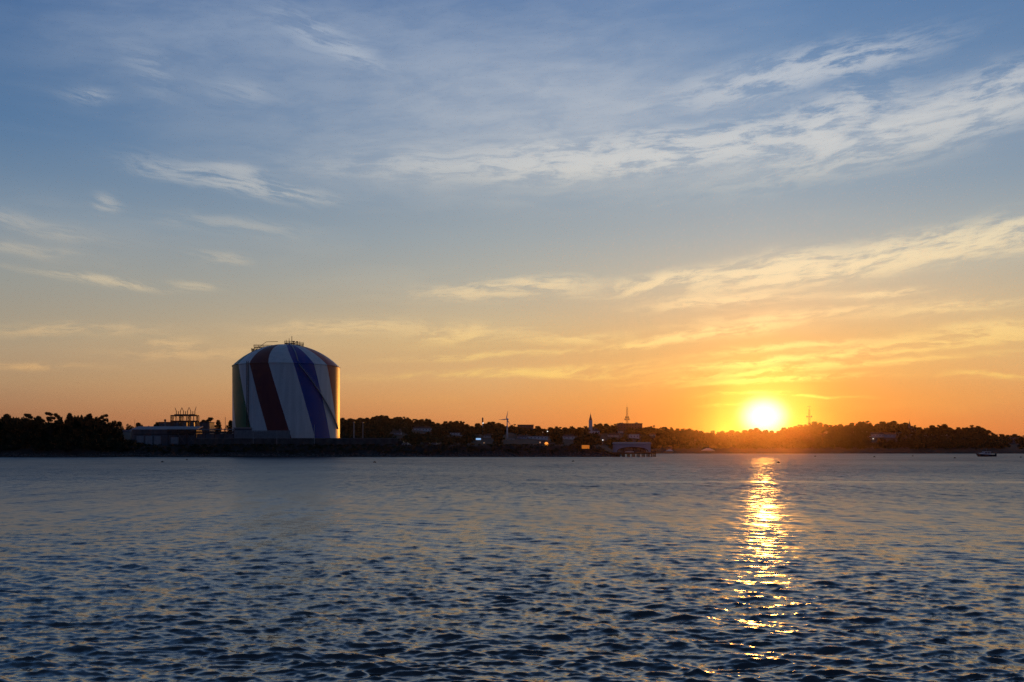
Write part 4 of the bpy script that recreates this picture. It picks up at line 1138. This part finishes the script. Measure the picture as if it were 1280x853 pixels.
# ------------------------------------------------------------------ pier with its shed
def pier():
    Y = 483.0; k = m_px(Y); xa, xb = (767 - 640) * k, (820 - 640) * k; w = (xb - xa) / 2; cx = (xa + xb) / 2
    zd = CAM_H + (HOR - 565.6) * k
    t = thing('pier', (cx, Y, 0), 'dark timber pier on stubby piles sticking out from the near point', 'pier')
    MB().box(-w, w, 0, 11, zd - .45, zd).build('deck', M['timber'], t)
    MB().box(-w - .1, w + .1, -.15, -.003, zd - .85, zd - .1).build('fender_beam', M['timber'], t)
    for r_ in (0.5, 5.5, 10.5):
        for i in range(9):
            x = -w + .5 + (2 * w - 1) * i / 8
            MB().bar((x, r_, -3), (x, r_, zd - .453), .26, n=8).build('pile', M['timber'], t)
    for x in (w - .4, w - 2.2): MB().bar((x, -.35, -3), (x, -.35, zd + .9), .3, n=8).build('mooring_post', M['timber'], t)
    for i in range(6): 
        x = -w + 1 + i * 1.1
    # shed
    Ys = Y + 1.2; k = m_px(Ys); xs0, xs1 = (768.3 - 640) * k, (813.3 - 640) * k; ws = (xs1 - xs0) / 2
    s = thing('pier_shed', ((xs0 + xs1) / 2, Ys, zd), 'long pale blue grey shed with wide arched openings standing on the pier', 'shed')
    zt = CAM_H + (HOR - 554.2) * k - zd
    arch = []
    for i in range(17):
        a = math.pi * (1 - i / 16); arch.append((ws * .86 * math.cos(a), .25 + (zt * .52) * math.sin(a) ** .8))
    poly = [(-ws, .0), (-ws, zt)] + [(ws, zt), (ws, .0), (ws * .86, 0)] + arch[::-1] + [(-ws * .86, 0)]
    for nm, y0 in (('front_wall', 0), ('back_wall', 8.2)):
        # wall as strips above the arch, butted end to end
        b = MB(); pts = [(-ws, 0.0)] + [(-ws * .86, .25)] + arch[1:-1] + [(ws * .86, .25), (ws, 0.0)]
        for i in range(len(pts) - 1):
            (x0, z0), (x1, z1) = pts[i], pts[i + 1]
            if i in (0, len(pts) - 2): z0 = z1 = .003
            b.add([(x0, y0, z0), (x1, y0, z1), (x1, y0, zt - .4), (x0, y0, zt - .4), (x0, y0 + .25, z0), (x1, y0 + .25, z1), (x1, y0 + .25, zt - .4), (x0, y0 + .25, zt - .4)],
                  [(0, 1, 2, 3), (7, 6, 5, 4), (0, 4, 5, 1), (2, 6, 7, 3)] + ([(0, 3, 7, 4)] if i == 0 else []) + ([(1, 5, 6, 2)] if i == len(pts) - 2 else []))
        b.build(nm, M['blue_paint'], s)
        rim = MB()
        for i in range(len(arch) - 1): rim.bar((arch[i][0], y0 - .06, arch[i][1] - .1), (arch[i + 1][0], y0 - .06, arch[i + 1][1] - .1), .22, n=5)
        rim.build('arch_rib', M['timber'], s)
    MB().add([(-ws - .4, -.5, zt - .397), (ws + .4, -.5, zt - .397), (ws + .4, 8.9, zt - .397), (-ws - .4, 8.9, zt - .397), (-ws - .4, -.5, zt - .2), (ws + .4, -.5, zt - .2), (ws + .4, 4.2, zt + .5), (-ws - .4, 4.2, zt + .5), (ws + .4, 8.9, zt - .2), (-ws - .4, 8.9, zt - .2)],
             [(3, 2, 1, 0), (4, 5, 6, 7), (7, 6, 8, 9), (0, 1, 5, 4), (3, 9, 8, 2), (1, 2, 8, 6, 5), (0, 4, 7, 9, 3)]).build('roof', M['pale_metal'], s)
    for x in (-ws * .45, 0.12 * ws, ws * .5): MB().box(x - .16, x + .16, 3.9, 4.2, 0, zt - .4).build('post', M['timber'], s)
    # small boat stored on the deck
    b = thing('dinghy', ((786.5 - 640) * m_px(Y + 4), Y + 3.0, zd), 'small white upturned dinghy lying inside the arched pier shed', 'dinghy')
    vs = []; fs = []; n = 8
    for i in range(n + 1):
        f = i / n; hw = .75 * math.sin(math.pi * (.12 + .80 * f)) ; 
        for j in range(7):
            a = math.pi * j / 6; vs.append((-2.2 + 4.4 * f, hw * math.cos(a), .55 * math.sin(a) ** .7 * (.6 + .4 * math.sin(math.pi * f)) + .02))
    for i in range(n):
        for j in range(6): fs.append((i * 7 + j, (i + 1) * 7 + j, (i + 1) * 7 + j + 1, i * 7 + j + 1))
    MB().add(vs, fs, True).build('hull', M['white_paint'], b)
    MB().box(-2.2, 2.1, -.04, .04, .56, .66).build('keel', M['timber'], b)
pier()

# ------------------------------------------------------------------ motorboat
def motorboat():
    Y = 500; k = m_px(Y); x = (1232 - 640) * k
    t = thing('motorboat', (x, Y, 0), 'dark hulled motorboat with pale cabin moored at far right', 'motorboat')
    L = 24.4 * k; n = 14
    vs = []; fs = []
    prof = []
    for i in range(n + 1):
        f = i / n; X = -L / 2 + L * f
        hw = 1.55 * (1 - max(0, (.35 - f) / .35) ** 2.2 * .97)      # bow at the left
        top = 1.05 + .45 * max(0, (.5 - f) / .5) ** 1.5
        rake = .9 * max(0, .12 - f) / .12
        vs += [(X + rake * .0, -hw, top), (X + rake, -hw * .72, .1), (X + rake * 1.3, 0, -.5), (X + rake, hw * .72, .1), (X, hw, top)]
    for i in range(n):
        for j in range(4): fs.append((i * 5 + j, i * 5 + j + 1, (i + 1) * 5 + j + 1, (i + 1) * 5 + j))
    fs.append(tuple(n * 5 + j for j in range(5))); fs.append((4, 3, 2, 1, 0))
    hull = MB().add(vs, fs, False).build('hull', M['hull_blue'], t)
    b = MB(); vs = []; fs = []
    for i in range(n + 1): vs += [Vector(hull.data.vertices[i * 5].co) + Vector((0, 0, -.08)), Vector(hull.data.vertices[i * 5 + 4].co) + Vector((0, 0, -.08))]
    for i in range(n): fs.append((i * 2, i * 2 + 2, i * 2 + 3, i * 2 + 1))
    b.add(vs, fs).build('deck', M['white_paint'], t)
    c = MB().prism([(-2.6, 1.0), (1.9, 1.0), (1.9, 2.35), (-1.0, 2.45), (-1.7, 1.75), (-2.6, 1.6)], -1.1, 1.1).build('cabin', M['white_paint'], t)
    for y in (-1.14, 1.105):
        for (a, b_) in ((-.9, .3), (.5, 1.6)): MB().box(a, b_, y, y + .03, 1.65, 2.15).build('window', M['glass'], c)
    MB().add([(-1.68, -.9, 1.80), (-1.06, -.9, 2.38), (-1.06, .9, 2.38), (-1.68, .9, 1.80), (-1.73, -.9, 1.83), (-1.11, -.9, 2.42), (-1.11, .9, 2.42), (-1.73, .9, 1.83)], [(0, 1, 2, 3), (7, 6, 5, 4), (0, 4, 5, 1), (1, 5, 6, 2), (2, 6, 7, 3), (3, 7, 4, 0)]).build('windscreen', M['glass'], c)
    MB().box(-1.2, 2.3, -1.25, 1.25, 2.453, 2.56).build('cabin_roof', M['white_paint'], c)
    MB().bar((.4, 0, 2.5), (.4, 0, 4.1), .04).bar((.4, -.4, 3.5), (.4, .4, 3.5), .03).build('antenna', M['galvanised'], c)
    b = MB(); 
    for i in range(6):
        X = -L / 2 + .6 + i * .6; b.bar((X, -1.2 + .02 * i, 1.2), (X, -1.2, 1.95), .025, n=4)
    b.bar((-L / 2 + .6, -1.2, 1.95), (-L / 2 + 3.6, -1.2, 1.9), .03, n=4).build('bow_rail', M['galvanised'], t)
    MB().box(L / 2 - .05, L / 2 + .5, -.4, .4, .3, 1.5).build('outboard_motor', M['rubber'], t)
motorboat()

# ------------------------------------------------------------------ tents on the far beach, floats on the water
def tent(px, py, wpx, hpx, label):
    Y = 872; k = m_px(Y); x = (px - 640) * k; g = tz(x, Y); w = wpx * k / 2; h = CAM_H + (HOR - py) * k - g
    t = thing('tent', (x, Y, g), label, 'tent', 'white tents on the far shore')
    hh = hpx * k
    MB().add([(-w, -2.5, h - hh), (w, -2.5, h - hh), (w, 2.5, h - hh), (-w, 2.5, h - hh), (-w * .25, 0, h), (w * .25, 0, h)], [(0, 1, 5, 4), (1, 2, 5), (2, 3, 4, 5), (3, 0, 4), (3, 2, 1, 0)]).build('canopy', M['white_paint'], t)
    for sx in (-1, 1):
        for sy in (-2.4, 2.4): MB().bar((sx * w * .96, sy, -.5), (sx * w * .96, sy, h - hh - .003), .06, n=6).build('pole', M['galvanised'], t)
tent(837, 561.6, 9, 2.6, 'peaked white tent on the far shore just right of the pier')
tent(885, 560.4, 16, 3.0, 'wide pale tent on the far shore midway to the sun\'s reflection')

FLOATS = [(203, 577.9, 3.6, 'dark mooring float below the switch gantry, the lower left of two'), (233.5, 575.2, 3.0, 'dark mooring float below the pipe canopy, nearer the shore of two'),
          (468.3, 578.4, 4.2, 'dark mooring float alone right of and below the tank'), (716.4, 577.2, 3.4, 'dark mooring float below the glowing orange box'),
          (973, 578.8, 4.4, 'dark mooring float lying in the sun\'s glitter path'), (1019, 570.8, 2.6, 'tiny dark float close under the far shore below the crossbarred mast'),
          (1093, 571.6, 3.0, 'small dark float close under the far shore below the big white house'), (1141, 570.5, 2.4, 'tiny pale float close under the far shore below the thin spire'),
          (1193.5, 573.0, 3.2, 'dark round float left of the motorboat'), (1276, 572.0, 2.6, 'small float right of the motorboat by the photo edge')]
for (px, py, wpx, lab) in FLOATS:
    Y = F * CAM_H / (py - HOR); k = m_px(Y); r = wpx * k / 2
    t = thing('mooring_float', ((px - 640) * k, Y, 0), lab, 'mooring float', 'mooring floats on the water', random.uniform(0, 3))
    MB().lathe([(.02, -.5 * r), (.7 * r, -.35 * r), (r, 0), (.85 * r, .42 * r), (.35 * r, .62 * r)], 14).build('body', M['float_dark'], t)
    MB().lathe([(.3 * r, .623 * r), (.3 * r, .85 * r), (.1 * r, .9 * r)], 10).build('eye', M['steel'], t)

# ------------------------------------------------------------------ thin haze, added and tinted for the glare below the sun
def haze():
    m = bpy.data.materials.new('haze_air'); m.use_nodes = True
    nt = m.node_tree; nt.nodes.remove(nt.nodes['Principled BSDF'])
    v = nt.nodes.new('ShaderNodeVolumePrincipled')
    v.inputs['Color'].default_value = (1.0, .62, .38, 1); v.inputs['Density'].default_value = 3.7e-5; v.inputs['Anisotropy'].default_value = .97
    nt.links.new(v.outputs[0], nt.nodes['Material Output'].inputs['Volume'])
    o = MB().box(-3600, 3600, -3600, 3600, -5, 76).build('haze', m)
    o['kind'] = 'stuff'
haze()
